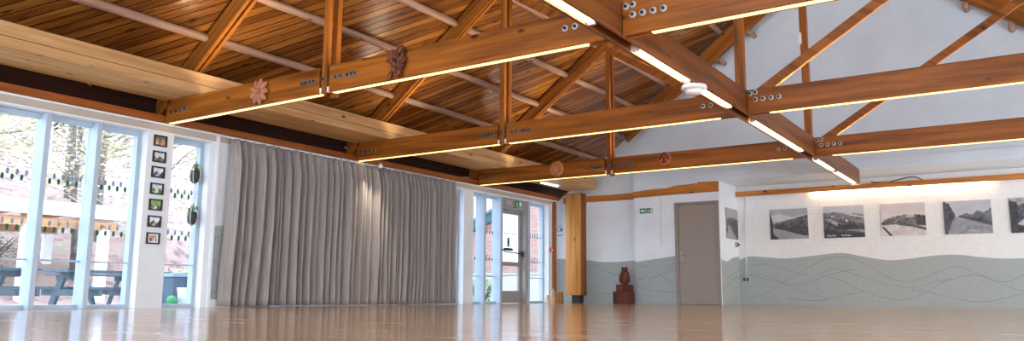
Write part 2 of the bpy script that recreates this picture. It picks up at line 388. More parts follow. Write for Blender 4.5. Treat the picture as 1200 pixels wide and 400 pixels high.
# murals: painted band with a wavy top and drawn wave lines
def mural(parent, mat, y, pts, lines, axis='Y', out=-1):
    m = MB(); n = len(pts)
    t = .003*out
    if axis == 'Y':
        m.prism([(pts[0][0], 0)] + pts + [(pts[-1][0], 0)], y, y+t, 'Y')
    else:
        m.prism([(pts[0][0], 0)] + pts + [(pts[-1][0], 0)], y, y+t, 'X')
    for ln in lines:
        for (a0, b0), (a1, b1) in zip(ln, ln[1:]):
            q = [(a0, b0-.005), (a1, b1-.005), (a1, b1+.005), (a0, b0+.005)]
            m.prism(q, y+t, y+t*1.7, axis, 1)
    return m.build('mural', [mat, M['mural_line']], parent)
def smooth(pts, n=10):
    """Catmull-Rom through (u, z) points"""
    o = []
    for i in range(len(pts)-1):
        p0, p1, p2, p3 = pts[max(i-1,0)], pts[i], pts[i+1], pts[min(i+2, len(pts)-1)]
        for k in range(n):
            t = k/n
            o.append(tuple(.5*((2*b)+(-a+c)*t+(2*a-5*b+4*c-d)*t*t+(-a+3*b-3*c+d)*t**3) for a, b, c, d in zip(p0, p1, p2, p3)))
    return o + [pts[-1]]
D = bpy.data.objects
top = smooth([(-5.234,.93),(-5.0,1.0),(-4.6,.965),(-4.2,.945),(-3.7,.99),(-3.2,1.03),(-2.83,.96),(-2.4,.88),(-2.05,.89),(-1.6,.945),(-1.2,.955),(-.8,.90),(-.4,.87),(.1,.89),(.7,.96),(1.4,.9),(2.2,.95),(3.0,.9),(3.55,.92)])
lns = [smooth(l, 8) for l in (
    [(-5.2,.78),(-4.7,.83),(-4.1,.65),(-3.9,.6)], [(-5.2,.55),(-4.85,.63),(-4.5,.52),(-4.0,.30),(-3.6,.17)], [(-5.2,.62),(-4.9,.58),(-4.4,.45),(-4.0,.42),(-3.4,.62),(-3.0,.70)],
    [(-5.2,.12),(-4.8,.20),(-4.4,.42),(-3.9,.72),(-3.45,.93),(-3.1,.95),(-2.75,.80),(-2.4,.56),(-2.05,.47),(-1.6,.62),(-1.25,.74),(-.9,.60),(-.5,.46),(-.1,.62),(.5,.7)],
    [(-3.7,.58),(-3.35,.72),(-2.9,.58),(-2.4,.42),(-2.0,.36),(-1.6,.46),(-1.3,.52)], [(-3.65,.60),(-3.3,.52),(-2.9,.32),(-2.5,.17),(-2.1,.13),(-1.75,.28),(-1.4,.48),(-.95,.58),(-.5,.4),(0,.2),(.5,.14)],
    [(-3.7,.10),(-3.3,.18),(-2.8,.28)], [(-2.0,.32),(-1.6,.24),(-1.1,.12),(-.7,.13),(-.2,.26),(.4,.3)], [(-4.3,.14),(-3.9,.10),(-3.5,.11)])]
mural(D['wall_alcove'], M['mural'], YA, top, lns)
mural(D['wall_end'], M['mural'], YD, smooth([(-7.1,.875),(-6.8,.91),(-6.5,.945),(-6.2,.985)]),
      [smooth(l) for l in ([(-7.1,.55),(-6.85,.5),(-6.6,.58),(-6.35,.72),(-6.2,.82)], [(-7.1,.36),(-6.8,.3),(-6.5,.26),(-6.2,.25)], [(-7.1,.78),(-6.9,.8),(-6.65,.68),(-6.4,.5),(-6.2,.42)], [(-7.1,.42),(-6.9,.55),(-6.6,.55),(-6.3,.68),(-6.2,.7)])])
mural(D['wall_end'], M['mural_y'], -5.234, smooth([(YD,.90),(15.75,.87),(16.1,.95),(16.53,1.0)]), [smooth([(YD,.66),(15.8,.56),(16.2,.66),(16.53,.75)]), smooth([(YD,.3),(15.8,.42),(16.2,.55),(16.53,.56)])], 'X', 1)
mural(D['wall_recess'], M['mural'], YR, smooth([(-9.24,.98),(-9.0,.985),(-8.5,.955),(-8.0,.90),(-7.6,.9),(-7.1,.93)]),
      [smooth(l) for l in ([(-8.4,.30),(-8.1,.42),(-7.75,.6),(-7.4,.62),(-7.1,.5)], [(-8.5,.86),(-8.2,.82),(-7.9,.68),(-7.6,.62),(-7.3,.72),(-7.1,.8)], [(-8.4,.26),(-8.0,.2),(-7.6,.24),(-7.3,.36)])])
mural(D['wall_left'], M['mural_y'], -W, smooth([(6.225,1.03),(6.6,1.05),(7.2,1.0)]), [smooth([(6.225,.86),(6.45,.92),(6.8,.8)]), smooth([(6.225,.62),(6.4,.5),(6.7,.3)]), smooth([(6.225,.2),(6.5,.2),(6.8,.3)])], 'X', 1)

# ------------------------------------------------------------------ windows in the window wall
XG = -8.92
def dots(m, y0, y1, z, start, step=.0955, mi=0):
    y = start
    while y < y1 - .035:
        if y > y0 + .035:
            m.lathe([(1,0),(1,.003)], (0,0,0), (1,0,0), 12, mi)
            k = len(m.v) - 24
            for i in range(k, len(m.v)):
                p = Vector(m.v[i]); a = math.atan2(p.z, p.y); h = .033*abs(math.sin(a))**.9*(1 if math.sin(a) >= 0 else -1)
                m.v[i] = (XG + .006 + p.x, y + .0165*math.cos(a), z + h)
        y += step
def window(name, y0, y1, mulls, label, first=None, doory=None):
    o = MB(); ff = .045
    o.box(XG-.05, XG+.05, y0, y0+ff, 0, 2.10); o.box(XG-.05, XG+.05, y1-ff, y1, 0, 2.10)
    segs = [(y0+ff, y1-ff)] if not doory else [(y0+ff, doory[0]), (doory[1], y1-ff)]
    for a, b in segs:
        o.box(XG-.05, XG+.05, a, b, 2.05, 2.10); o.box(XG-.05, XG+.06, a, b, 0, .045)
    for a, b in mulls: o.box(XG-.05, -W-.012, a, b, .0, 2.10)
    fr = o.build(name, M['frame'], bevel=.004); struct(fr, label, 'window')
    edges = [y0+ff] + [e for ab in mulls for e in ab] + [y1-ff]
    panes = [(edges[i], edges[i+1]) for i in range(0, len(edges), 2)]
    for a, b in panes:
        if doory and a >= doory[0]-.02 and b <= doory[1]+.02: continue
        MB().box(XG-.004, XG+.004, a, b, .045, 2.05).build('pane', M['glass'], fr)
        MB().box(XG+.01, XG+.04, a, b, .512, .53).build('glazing_bar', M['frame'], fr)
        m = MB(); st = first if first is not None else a+.05
        s0 = st - math.floor((st-a)/.0955)*.0955
        dots(m, a, b, 1.383, s0); dots(m, a, b, .855, s0)
        if m.v: m.build('pane_dots', M['dotgreen'], fr)
        m = MB(); dots(m, a, b, 1.445, s0-.035); dots(m, a, b, .925, s0-.035)  # grey dots repeat the green rows, offset up and behind the pane
        for i in range(len(m.v)): p = m.v[i]; m.v[i] = (p[0]-.035, p[1], p[2])
        if m.v: m.build('pane_dots', M['dotgrey'], fr)
    return fr
window('window_1', 2.5, 5.26, [(2.96,3.02),(3.53,3.59),(4.10,4.157),(4.66,4.717)], 'tall white framed window with several lights beside pillar of small photos', 3.886)
window('window_2', 5.60, 6.12, [], 'narrow tall window with two hanging planters', 5.777)
window('window_3', 10.75, 11.54, [], 'window half hidden behind curtain end')
window('window_4', 11.83, 14.57, [(12.2,12.26),(12.75,12.81),(13.78,13.84)], 'tall window lights around the glazed exit door', None, (12.81,13.78))

# glazed exit door
dr = MB()
dr.box(XG-.05, -W-.03, 12.81, 12.86, 0, 1.93); dr.box(XG-.05, -W-.03, 13.70, 13.78, 0, 1.93); dr.box(XG-.05, -W-.03, 12.81, 13.78, 1.88, 2.10)
d2 = struct(dr.build('door_2', M['metaldoor'], bevel=.004), 'grey metal framed glazed exit door in the window wall', 'door')
lf = MB(); xa, xb = XG-.02, XG+.035
lf.box(xa, xb, 12.865, 12.93, .01, 1.875); lf.box(xa, xb, 13.62, 13.695, .01, 1.875); lf.box(xa, xb, 12.93, 13.62, 1.80, 1.875); lf.box(xa, xb, 12.93, 13.62, .745, .83); lf.box(xa, xb, 12.93, 13.62, .01, .25)
leaf = lf.build('door_leaf', M['metaldoor'], d2, bevel=.004)
MB().box(XG-.004, XG+.004, 12.93, 13.62, .83, 1.80).build('frosted_pane', M['frost'], leaf)
MB().box(XG-.004, XG+.004, 12.93, 13.62, .25, .745).build('lower_pane', M['glass'], leaf)
m = MB(); dots(m, 12.93, 13.62, 1.40, 12.98, .07); m.build('pane_dots', M['dotgrey'], leaf)
m = MB(); m.tube([(XG+.09,12.9,1.10),(XG+.09,13.0,1.03),(XG+.09,13.66,1.0)], .014, 8, 0); m.box(XG+.03, XG+.1, 13.62, 13.69, .95, 1.06); m.box(XG+.03, XG+.1, 12.87, 12.92, 1.06, 1.14)
m.build('panic_bar', M['dark'], leaf)
m = MB(); m.box(XG+.005, XG+.012, 13.22, 13.30, 1.13, 1.32, 0); m.box(XG+.012, XG+.014, 13.235, 13.285, 1.19, 1.27, 1)
m.build('exit_sticker', [M['green'], M['black']], leaf)
MB().box(XG+.005, XG+.014, 13.1, 13.42, 1.055, 1.11).build('push_label', M['dark'], leaf)
m = MB(); m.box(XG+.036, XG+.10, 12.9, 13.18, 1.89, 1.945); m.tube([(XG+.1,13.1,1.93),(XG+.16,13.3,1.93),(XG+.05,13.5,1.92)], .01, 6); m.build('door_closer', M['dark'], d2)

# taupe internal door in the end wall
d1 = MB(); d1.box(-6.19, -6.115, YD-.02, YD+.1, 0, 2.08); d1.box(-5.325, -5.25, YD-.02, YD+.1, 0, 2.08); d1.box(-6.115, -5.325, YD-.02, YD+.1, 2.03, 2.08)
d1 = struct(d1.build('door_1', M['doorframe'], bevel=.003), 'plain taupe flush door with steel lever in the end wall', 'door')
lf = MB().box(-6.11, -5.33, YD+.0, YD+.045, .006, 2.025).build('door_leaf', M['doorgrey'], d1, bevel=.003)
m = MB(); m.box(-6.085, -6.035, YD-.01, YD, .88, 1.06)
hd = m.build('lever_plate', M['steel'], lf, bevel=.002)
m = MB(); m.tube([(-6.06,YD-.01,1.0),(-6.06,YD-.055,1.0),(-5.94,YD-.055,1.0)], .01, 8); m.build('lever', M['steel'], hd)

# ------------------------------------------------------------------ roof trusses
QX0, QX1 = -5.98, -5.905
def bolt(x, y, z, parent, r=.029):
    m = MB(); m.lathe([(r,0),(r,.006),(r*.62,.007)], (x,y,z), (0,-1,0), 10)
    m.lathe([(r*.5,.0072),(r*.5,.02),(r*.3,.023)], (x,y,z), (0,-1,0), 8, 1)
    return m.build('bolt', [M['zinc'] if x > -4 else M['bolt'], M['dark']], parent)
def truss(y0, label):
    y1 = y0 + .12
    t = thing('roof_truss', label, 'roof truss', (CX, y0+.06, ZT), 'timber roof trusses')
    t['kind'] = 'thing'
    for a, b in ((-8.675,-6.015), (-5.87,-2.742), (-2.578,MIR(-5.87)), (MIR(-6.015),MIR(-8.675))):
        m = MB(); m.box(a, b, y0, y0+.038, ZT, ZTT); m.box(a, b, y1-.038, y1, ZT, ZTT); m.box(a, b, y0+.038, y1-.038, ZT+.07, ZT+.12)
        m.build('tie_beam', M['tie'], t, bevel=.004)
    for f in (lambda x: x, MIR):
        a, b = sorted((f(QX0), f(QX1)))
        zt = T(-5.94)-.22
        MB().box(a, b, y0, y0+.05, ZT-.005, zt).build('queen_post', M['post'], t, bevel=.004)
        MB().box(a, b, y1+.002, y1+.062, ZT-.02, zt).build('queen_post', M['post'], t, bevel=.004)
        # rafter: two boards with a slot
        m = MB(); q = [(f(-8.9),T(-8.9)), (CX,T(CX)), (CX,T(CX)-.25), (f(-8.9),T(-8.9)-.25)]
        m.prism(q, y0, y0+.045); m.prism(q, y1-.045, y1)
        m.prism([(x, z-.05 if i < 2 else z+.06) for i, (x, z) in enumerate(q)], y0+.045, y1-.045)
        m.build('rafter', M['rafter_l'] if f(1) == 1 else M['rafter_r'], t)
        # brace from the foot of the king post up to the head of the queen post
        A = Vector((f(-5.93), T(-5.94)-.33)); B = Vector((f(-2.83), 2.44)); d = (B-A).normalized(); n = Vector((-d.y, d.x))*.055
        m = MB(); m.prism([tuple(A+n), tuple(B+n), tuple(B-n), tuple(A-n)], y0+.042, y1-.042)
        m.build('brace', M['brace_r'] if f(1) == 1 else M['brace'], t, bevel=.004)
    MB().box(-2.715, -2.615, y0+.01, y1-.01, ZTT, T(CX)-.2).build('king_post', M['post'], t, bevel=.004)
    zc = 2.375
    for x in (-8.57,-8.47,-8.38,-8.29,-6.265,-6.206,-6.142,-6.085,-5.768,-5.695,-5.605,-5.55,-5.5,-3.097,-3.005,-2.488,-2.405,-2.315,-2.231):
        bolt(x, y0, 2.345 if x < -8 else (2.36 if x < -5.4 else zc), t)
    bolt(-5.945, y0, 2.365, t); bolt(-2.546, y0, 2.452, t); bolt(-2.487, y0, 2.478-.02, t)
    return t
Y1, Y2, Y3 = 5.43, 8.66, 11.88
truss(Y1, 'big truss whose tie beam carries the pink daisy and dark leaf carvings')
truss(Y2, 'middle truss with an undecorated tie beam')
truss(Y3, 'truss before the end wall with sunflower and round face carvings')

# end rafters close to the gable wall
t = thing('gable_truss', 'pair of rafters standing just off the white gable wall', 'rafters', (CX, 15.0, T(CX)-.5), None, 'thing')
for f in (lambda x: x, MIR):
    q = [(f(-7.05),T(-7.05)-.14), (CX,T(CX)-.14), (CX,T(CX)-.5), (f(-7.05),T(-7.05)-.5)]
    m = MB(); m.prism(q, 14.93, 14.975); m.prism(q, 15.01, 15.055); m.prism([(x, z-.03 if i < 2 else z+.05) for i, (x, z) in enumerate(q)], 14.975, 15.01)
    m.build('rafter', M['rafter_l'] if f(1) == 1 else M['rafter_r'], t)
    for x, w_ in ((-5.02,'') , (-4.39,'')) if f(1) == 1 else ((.68-5.32,''), (.04-5.32,'')):
        xx = x if f(1) == 1 else MIR(x)
        MB().tube([(xx, 15.0, T(x)-.53), (xx, YD, T(x)-.53)], .05, 10).build('log_stub', M['log'], t)

tag(MB().box(-2.735, -2.69, Y3-.03, Y3+.008, 3.95, 4.12).build('junction_box', M['plastic'], loc=(-2.71,Y3,4.0), bevel=.004), 'small white junction box on the king post of the sunflower truss', 'junction box')
# long centre beam under the ridge
cb = thing('centre_beam', 'long slotted timber beam running under the ridge and crossing every truss', 'beam', (CX, 8, ZT), None, 'thing')
MB().box(-2.738, -2.71, -3.5, YD-.02, ZT+.001, ZTT+.002).build('side_board', M['beam'], cb, bevel=.003)
MB().box(-2.61, -2.582, -3.5, YD-.02, ZT+.001, ZTT+.002).build('side_board', M['beam'], cb, bevel=.003)
MB().box(-2.71, -2.61, -3.5, YD-.02, ZT+.09, ZTT-.01).build('web', M['beam'], cb)

# pale eaves beam lying on the ties above the windows
eb = thing('eaves_beam', 'pale laminated eaves beam lying on the ties above windows', 'beam', (-8.37, 7, ZTT), None, 'thing')
m = MB(); m.box(-8.72, -8.025, -3.5, 15.4, ZTT+.004, 2.60); m.build('lower_lamella', M['glulam'], eb, bevel=.004)
m = MB(); m.box(-8.72, -8.022, -3.5, 15.4, 2.605, 2.745); m.build('upper_lamella', M['glulam'], eb, bevel=.004)

# round pole purlins, one per bay and line
LINES = [-7.98, -7.375, -6.77, -6.165, -5.56, -4.955, -4.35]
HOW = ['lowest', 'second lowest', 'third lowest', 'fourth', 'fifth', 'sixth', 'seventh']
BAYS = [(1.0, Y1, 'before the truss with the daisy carving', (0,)), (Y1+.12, Y2, 'between the daisy truss and the middle truss', (0,1,2)),
        (Y2+.12, Y3, 'between the middle truss and the sunflower truss', (0,1,2,3,4)), (Y3+.12, 15.39, 'between the sunflower truss and the gable wall', (0,1,2,3,4,5,6))]
for a, b, wh, ks in BAYS:
    for k in ks:
        x = LINES[k]; yend = b if b < 15 else (15.69 if x < -7.1 else YD)
        path = []; n = 9
        for i in range(n):
            y = a + (yend-a)*i/(n-1); path.append((x + .006*math.sin(i*1.7+k), y, T(x)-.036 + .005*math.cos(i*2.1+k)))
        rs = [.05*(1+.05*math.sin(i*2.3+k*1.3)) for i in range(n)]
        o = MB().tube(path, rs, 12).build('pole_purlin', M['log'], loc=(x, (a+yend)/2, T(x)-.09))
        tag(o, f'{HOW[k]} round pole purlin up the slope, {wh}', 'purlin', 'round pole purlins under the ceiling boards', 'thing')

# carved decorations on the ties
def rot_to(ang): return Matrix.Rotation(ang, 3, 'Y')
t = thing('carved_rosette', 'pinkish carved daisy on the tie beam above the first curtain folds', 'wood carving', (-6.92, Y1, 2.35), 'carvings on the tie beams')
m = MB()
for k in range(9):
    a = 2*PI*k/9+.2; d = Vector((math.sin(a), 0, math.cos(a)))
    m.ellipsoid(Vector((-6.92, Y1-.03, 2.36))+d*.082, (.034,.03,.068), rot_to(a))
m.build('petals', M['carve_pink'], t)
MB().ellipsoid((-6.92, Y1-.045, 2.36), (.035,.03,.035)).build('flower_centre', M['carve_pink'], t)
t = thing('carved_leaf_cluster', 'dark carved cluster of leaves on the tie beam', 'wood carving', (-4.93, Y1, 2.37), 'carvings on the tie beams')
random.seed(3)
for j in range(3):
    m = MB()
    for k in range(14):
        u = -.085+.17*random.random(); v = -.115+.23*random.random(); a = random.uniform(-1.0,1.0)+u*7
        m.ellipsoid((-4.93+u, Y1-.02-.03*random.random(), 2.375+v), (.026,.016,.05), rot_to(a) @ Matrix.Rotation(random.uniform(-.5,.5),3,'X'), 8, 6)
    m.build('leaf', M['carve_dark'], t)
t = thing('carved_sunflower', 'tan carved sunflower on the tie beam nearest the end wall', 'wood carving', (-6.95, Y3, 2.38), 'carvings on the tie beams')
m = MB()
for k in range(16):
    a = 2*PI*k/16; d = Vector((math.sin(a), 0, math.cos(a)))
    m.ellipsoid(Vector((-6.95, Y3-.02, 2.385))+d*.1, (.026,.018,.048), rot_to(a), 10, 6)
m.build('petals', M['carve_tan'], t)
MB().ellipsoid((-6.95, Y3-.02, 2.385), (.075,.03,.075)).build('flower_centre', M['carve_tan'], t)
t = thing('carved_medallion', 'round orange wooden face carving on the tie beam nearest the end wall', 'wood carving', (-4.92, Y3, 2.38), 'carvings on the tie beams')
MB().ellipsoid((-4.92, Y3-.012, 2.385), (.12,.03,.115), None, 20, 10).build('disc', M['carve_orange'], t)
m = MB(); m.ellipsoid((-4.95,Y3-.05,2.41),(.022,.014,.014)); m.ellipsoid((-4.88,Y3-.05,2.41),(.022,.014,.014)); m.ellipsoid((-4.915,Y3-.055,2.375),(.014,.02,.035)); m.ellipsoid((-4.915,Y3-.045,2.33),(.045,.014,.014))
m.tube([(-5.0,Y3-.045,2.36),(-4.98,Y3-.05,2.43),(-4.915,Y3-.05,2.47),(-4.85,Y3-.05,2.43),(-4.83,Y3-.045,2.36)], .012, 6)
m.build('face_relief', M['carve_dark'], t)

# strip lights in the slots of the ties
def strip(y0, a, b, label, caps):
    t = thing('strip_light', label, 'strip light', ((a+b)/2, y0+.06, ZT), 'strip lights in the beam slots')
    MB().box(a, b, y0+.034, y0+.088, ZT-.004, ZT+.03).build('diffuser', M['strip'], t, bevel=.004)
    for x in caps: MB().box(x-.014, x+.014, y0+.006, y0+.05, ZT+.002, ZT+.06).build('end_cap_leak', M['plastic'], t, bevel=.003)  # white caps in the post gaps, also standing in for leaking strip light
for y, nm in ((Y1, 'daisy truss'), (Y2, 'middle truss'), (Y3, 'sunflower truss')):
    strip(y, -8.66, -6.03, f'warm strip light under the {nm} between window wall and queen post', (-5.998,))
    strip(y, -5.85, -2.92, f'warm strip light under the {nm} between queen post and centre beam', (-5.888,))
    strip(y, -2.35, .5, f'warm strip light under the {nm} beyond the centre beam', ())
# fluorescent tubes in the centre beam
for a, b, wh in ((3.5, 5.1, 'before the daisy truss'), (5.86, 7.06, 'just beyond the daisy truss'), (7.27, 8.3, 'just before the middle truss'),
                 (9.12, 11.45, 'between middle and sunflower trusses'), (12.3, 13.5, 'just beyond the sunflower truss'), (13.7, 15.3, 'next to the gable wall')):
    t = thing('tube_light', f'fluorescent tube in the centre beam slot {wh}', 'tube light', (-2.66, (a+b)/2, ZT), 'tube lights along the centre beam')
    MB().tube([(-2.68, a+.03, ZT+.028), (-2.68, b-.03, ZT+.028)], .017, 12).build('tube', M['tubelit'], t)
    m = MB(); m.box(-2.705, -2.615, a, b, ZT+.062, ZT+.088); m.build('tray', M['column'], t)
    for y in (a+.015, b-.015): MB().box(-2.7, -2.64, y-.015, y+.015, ZT+.004, ZT+.062).build('lamp_holder', M['plastic'], t)
t = thing('smoke_detector', 'white round detector hanging under the centre beam', 'smoke detector', (-2.64, 7.165, ZT))
MB().lathe([(.075,0),(.12,-.012),(.125,-.04),(.10,-.055)], (-2.64,7.14,ZT), (0,0,1), 24).build('base', M['plastic'], t)
MB().lathe([(.085,-.055),(.08,-.085),(.05,-.1)], (-2.64,7.14,ZT), (0,0,1), 24).build('sensor_cap', M['plastic'], t)
m = MB(); m.box(-2.738, -2.58, 15.3, 15.372, ZT-.012, ZT); tag(m.build('end_plate', M['plastic'], loc=(-2.66,15.33,ZT)), 'white plate under the wall end of the centre beam', 'plate')
t = thing('picture_light', 'long warm light tucked under rail above landscape photographs', 'strip light', (-2.2, YA-.12, 2.24))
MB().box(-3.75, -.55, YA-.06, YA-.012, 2.31, 2.334).build('housing', M['plastic'], t)
MB().tube([(-3.7, YA-.035, 2.285), (-.6, YA-.035, 2.285)], .012, 8).build('tube', M['picture'], t)
t = thing('batten_light', 'white batten light under the eaves beam above exit door', 'batten light', (-8.31, 13.9, 2.42))
MB().box(-8.36, -8.27, 13.55, 14.25, 2.455, 2.498).build('housing', M['plastic'], t, bevel=.004)
MB().box(-8.35, -8.28, 13.58, 14.22, 2.43, 2.455).build('diffuser', M['batten'], t, bevel=.008)
def spotlight(x, y, z, label, group):
    t = thing('spotlight', label, 'spotlight', (x, y, z), group)
    MB().lathe([(.03,0),(.034,-.05),(.026,-.06)], (x,y,z), (-.35,0,1), 14).build('lamp_body', M['plastic'], t)
    MB().tube([(x,y,z),(x,y,z+.03)], .008, 8).build('bracket', M['plastic'], t)
    return t
t = spotlight(-8.45, Y2+.30, 2.185, 'tiny white spotlight above the curtain by the middle truss', None)
ld = bpy.data.lights.new('curtain spot', 'SPOT'); ld.energy = 34; ld.color = (1,.86,.68); ld.spot_size = math.radians(72); ld.spot_blend = .9; ld.shadow_soft_size = .03
lo = bpy.data.objects.new('spot_lamp', ld); COL.objects.link(lo); lo.location = (-8.30, Y2+.08, 2.19)
lo.rotation_euler = (Vector((-8.62, 8.85, .55)) - lo.location).to_track_quat('-Z', 'Y').to_euler()

# uplighters lying in the top slots of the ties (the warm glow on ceiling and post feet)
def area(name, x, y, z, lx, ly, e, col=(1,.84,.62)):
    d = bpy.data.lights.new(name, 'AREA'); d.shape = 'RECTANGLE'; d.size = lx; d.size_y = ly; d.energy = e; d.color = col
    o = bpy.data.objects.new(name, d); COL.objects.link(o); o.location = (x, y, z); o.rotation_euler = (PI, 0, 0)
for y in (Y1, Y2, Y3):
    for a, b in ((-7.6,-6.2), (-5.6,-3.2), (-2.2,.4)):
        area('uplighter', (a+b)/2, y+.06, ZTT-.03, b-a, .035, UP*(b-a))
# loose cables in the dark eaves
for pts, wh in (([(-8.86,4.50,2.62),(-8.865,4.53,2.56),(-8.88,4.60,2.525)], 'over the big window'), ([(-8.88,5.43,2.64),(-8.88,5.48,2.58),(-8.88,5.56,2.555)], 'over the pillar of photos'),
                ([(-8.88,8.6,2.45),(-8.9,8.72,2.42),(-8.9,8.92,2.52)], 'over the middle of the curtain'), ([(-8.88,11.66,2.36),(-8.9,11.9,2.38),(-8.9,12.12,2.48)], 'over the exit door window')):
    tag(MB().tube(pts, .008, 8).build('cable', M['cord'], loc=pts[0]), f'short pale loop of cable in the dark eaves {wh}', 'cable', 'cable loops in the eaves')

# ------------------------------------------------------------------ curtain
def curtain():
    y0, y1, nY, nZ = 6.38, 11.15, 900, 26
    random.seed(11)
    ph = [0]; y = y0; folds = []
    while y < y1:
        wd = random.choice([.07,.09,.11,.13,.15,.10]); folds.append((y, wd, random.uniform(.6,1.25))); y += wd
    def off(y, t):          # t: 0 bottom .. 1 top
        for a, wd, am in folds:
            if a <= y < a+wd:
                u = (y-a)/wd; w_ = (.5-.5*math.cos(2*PI*u))**1.05
                return am*w_*(.15 if t < .85 else .15*(1-.5*(t-.85)/.15))
        return 0
    vs = []; fs = []
    for j in range(nZ+1):
        t = j/nZ; z = .02 + (2.185-.02)*t
        for i in range(nY+1):
            y = y0 + (y1-y0)*i/nY
            sw = .03*noise.noise(Vector((y*2.2, t*1.1, 3)))*(1-t) + .012*noise.noise(Vector((y*9, t*2.5, 7)))
            yy = y + sw - (.05*(1-t) if i < 60 else .05*(1-t)*max(0, 1-(i-60)/120))
            x = -8.69 + off(y + .04*noise.noise(Vector((y*1.7, t*1.4, 1)))*(1-t), t) + .02*noise.noise(Vector((y*6, t*2, 5)))
            vs.append((x, yy, z))
    n = nY+1
    for j in range(nZ):
        for i in range(nY): fs.append((j*n+i, j*n+i+1, (j+1)*n+i+1, (j+1)*n+i))
    m = MB(); m.add(vs, fs, 0, True)
    t = thing('curtain', 'long taupe floor length curtain hanging in folds on the window wall', 'curtain', (-8.66, 8.7, .03))
    o = m.build('cloth', M['curtain'], t); s = o.modifiers.new('thick', 'SOLIDIFY'); s.thickness = .004
    MB().tube([(-8.66, 6.2, 2.19), (-8.66, 11.25, 2.19)], .012, 8).build('track', M['white'], t)
curtain()

# ------------------------------------------------------------------ things on the pillar by the window
def pic_colors():
    return [((112,96,84),(196,150,110),(150,110,80)), ((200,206,210),(120,110,90),(90,80,70)), ((210,214,220),(60,70,90),(150,170,190)), ((196,204,214),(96,130,60),(210,214,210)),
            ((130,160,80),(80,110,50),(200,196,180)), ((220,222,226),(52,52,54),(170,150,120)), ((190,140,120),(160,80,50),(214,190,180))]
PW = ['topmost', 'second from top', 'third from top', 'middle', 'third from bottom', 'second from bottom', 'bottom'] 
for i, z in enumerate((2.0, 1.805, 1.617, 1.415, 1.222, 1.022, .82)):
    yc = 5.42
    t = thing('framed_photo', f'{["brown toned","pale brown","dark blue toned","green and white","green","dark grey","reddish"][i]} photo in black frame, {PW[i]} on the white pillar', 'picture', (-W, yc, z), 'small framed photos on the white pillar')
    m = MB(); x0, x1 = -W, -W+.018
    m.box(x0, x1, yc-.085, yc+.085, z+.052, z+.068); m.box(x0, x1, yc-.085, yc+.085, z-.068, z-.052); m.box(x0, x1, yc-.085, yc-.067, z-.052, z+.052); m.box(x0, x1, yc+.067, yc+.085, z-.052, z+.052)
    m.build('frame', M['black'], t)
    c = pic_colors()[i]; mats = [plain('photo sky', c[0], .4, var=.15, scale=30), plain('photo land', c[1], .4, var=.35, scale=40), plain('photo path', c[2], .4, var=.2, scale=40), M['paper']]
    m = MB(); xp = -W+.006; yb, yt = yc-.067, yc+.067; zb, zt = z-.052, z+.052
    if i == 6:
        m.box(-W, xp-.001, yb, yt, zb, zt, 3); yb, yt, zb, zt = yb+.02, yt-.02, zb+.016, zt-.016
    m.box(-W, xp, yb, yt, zb, zt, 0)
    hs = [(yb + (yt-yb)*k/8, zb + (zt-zb)*(.45+.2*math.sin(k*1.3+i*2))) for k in range(9)]
    m.prism([(yb, zb)] + hs + [(yt, zb)], xp, xp+.001, 'X', 1)
    m.prism([(yb+.03, zb), (yb+.08, zb), (yb+.085, zb+.04), (yb+.06, zb+.045)], xp+.001, xp+.002, 'X', 2)
    m.build('print', mats, t)

# hanging planters in the narrow window
def planter(y, z, label, rope_to):
    x = -8.83
    t = thing('hanging_planter', label, 'planter', (x, y, z), 'hanging planters in the narrow window')
    MB().lathe([(.028,-.085),(.05,-.06),(.062,0),(.058,.06),(.05,.075),(.046,.06),(.03,.05)], (x,y,z), (0,0,1), 20).build('pot', M['planterpot'], t)
    m = MB()
    for a in range(4):
        q = a*PI/2+.6; c, s = math.cos(q), math.sin(q)
        m.tube([(x,y,z-.10),(x+.052*c,y+.052*s,z-.062),(x+.066*c,y+.066*s,z),(x+.06*c,y+.06*s,z+.07),(x+.02*c,y+.02*s,z+.15),(x,y,z+.2)], .006, 6)
    m.tube([(x,y,z+.2),(x,y,rope_to)], .005, 6)
    m.build('rope_sling', M['cord'], t)
    m = MB(); random.seed(int(z*100))
    for k in range(16):
        a = random.uniform(0, 6.28); r = random.uniform(.01,.05)
        m.ellipsoid((x+r*math.cos(a), y+r*math.sin(a), z+.085+random.uniform(0,.05)), (.012,.006,.034), Matrix.Rotation(a,3,'Z') @ Matrix.Rotation(random.uniform(-.9,.9),3,'X'), 6, 5)
    m.build('plant', M['leaf'], t)
planter(5.985, 1.645, 'upper dark hanging planter in the narrow window', 2.06)
planter(5.985, 1.115, 'lower dark hanging planter in the narrow window', 1.50)

# ------------------------------------------------------------------ end wall: column, notice, signs
t = thing('timber_column', 'boxed knotty timber column against the end wall under the eaves beam', 'column', (-8.6, 15.5, 0), None, 'thing')
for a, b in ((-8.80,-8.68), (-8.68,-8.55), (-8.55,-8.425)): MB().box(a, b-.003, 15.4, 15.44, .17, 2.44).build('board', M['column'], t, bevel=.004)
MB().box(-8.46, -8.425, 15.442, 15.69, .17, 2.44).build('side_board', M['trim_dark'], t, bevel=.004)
MB().box(-8.70, -8.50, 15.50, 15.67, .0, 2.43).build('core', M['dark'], t)
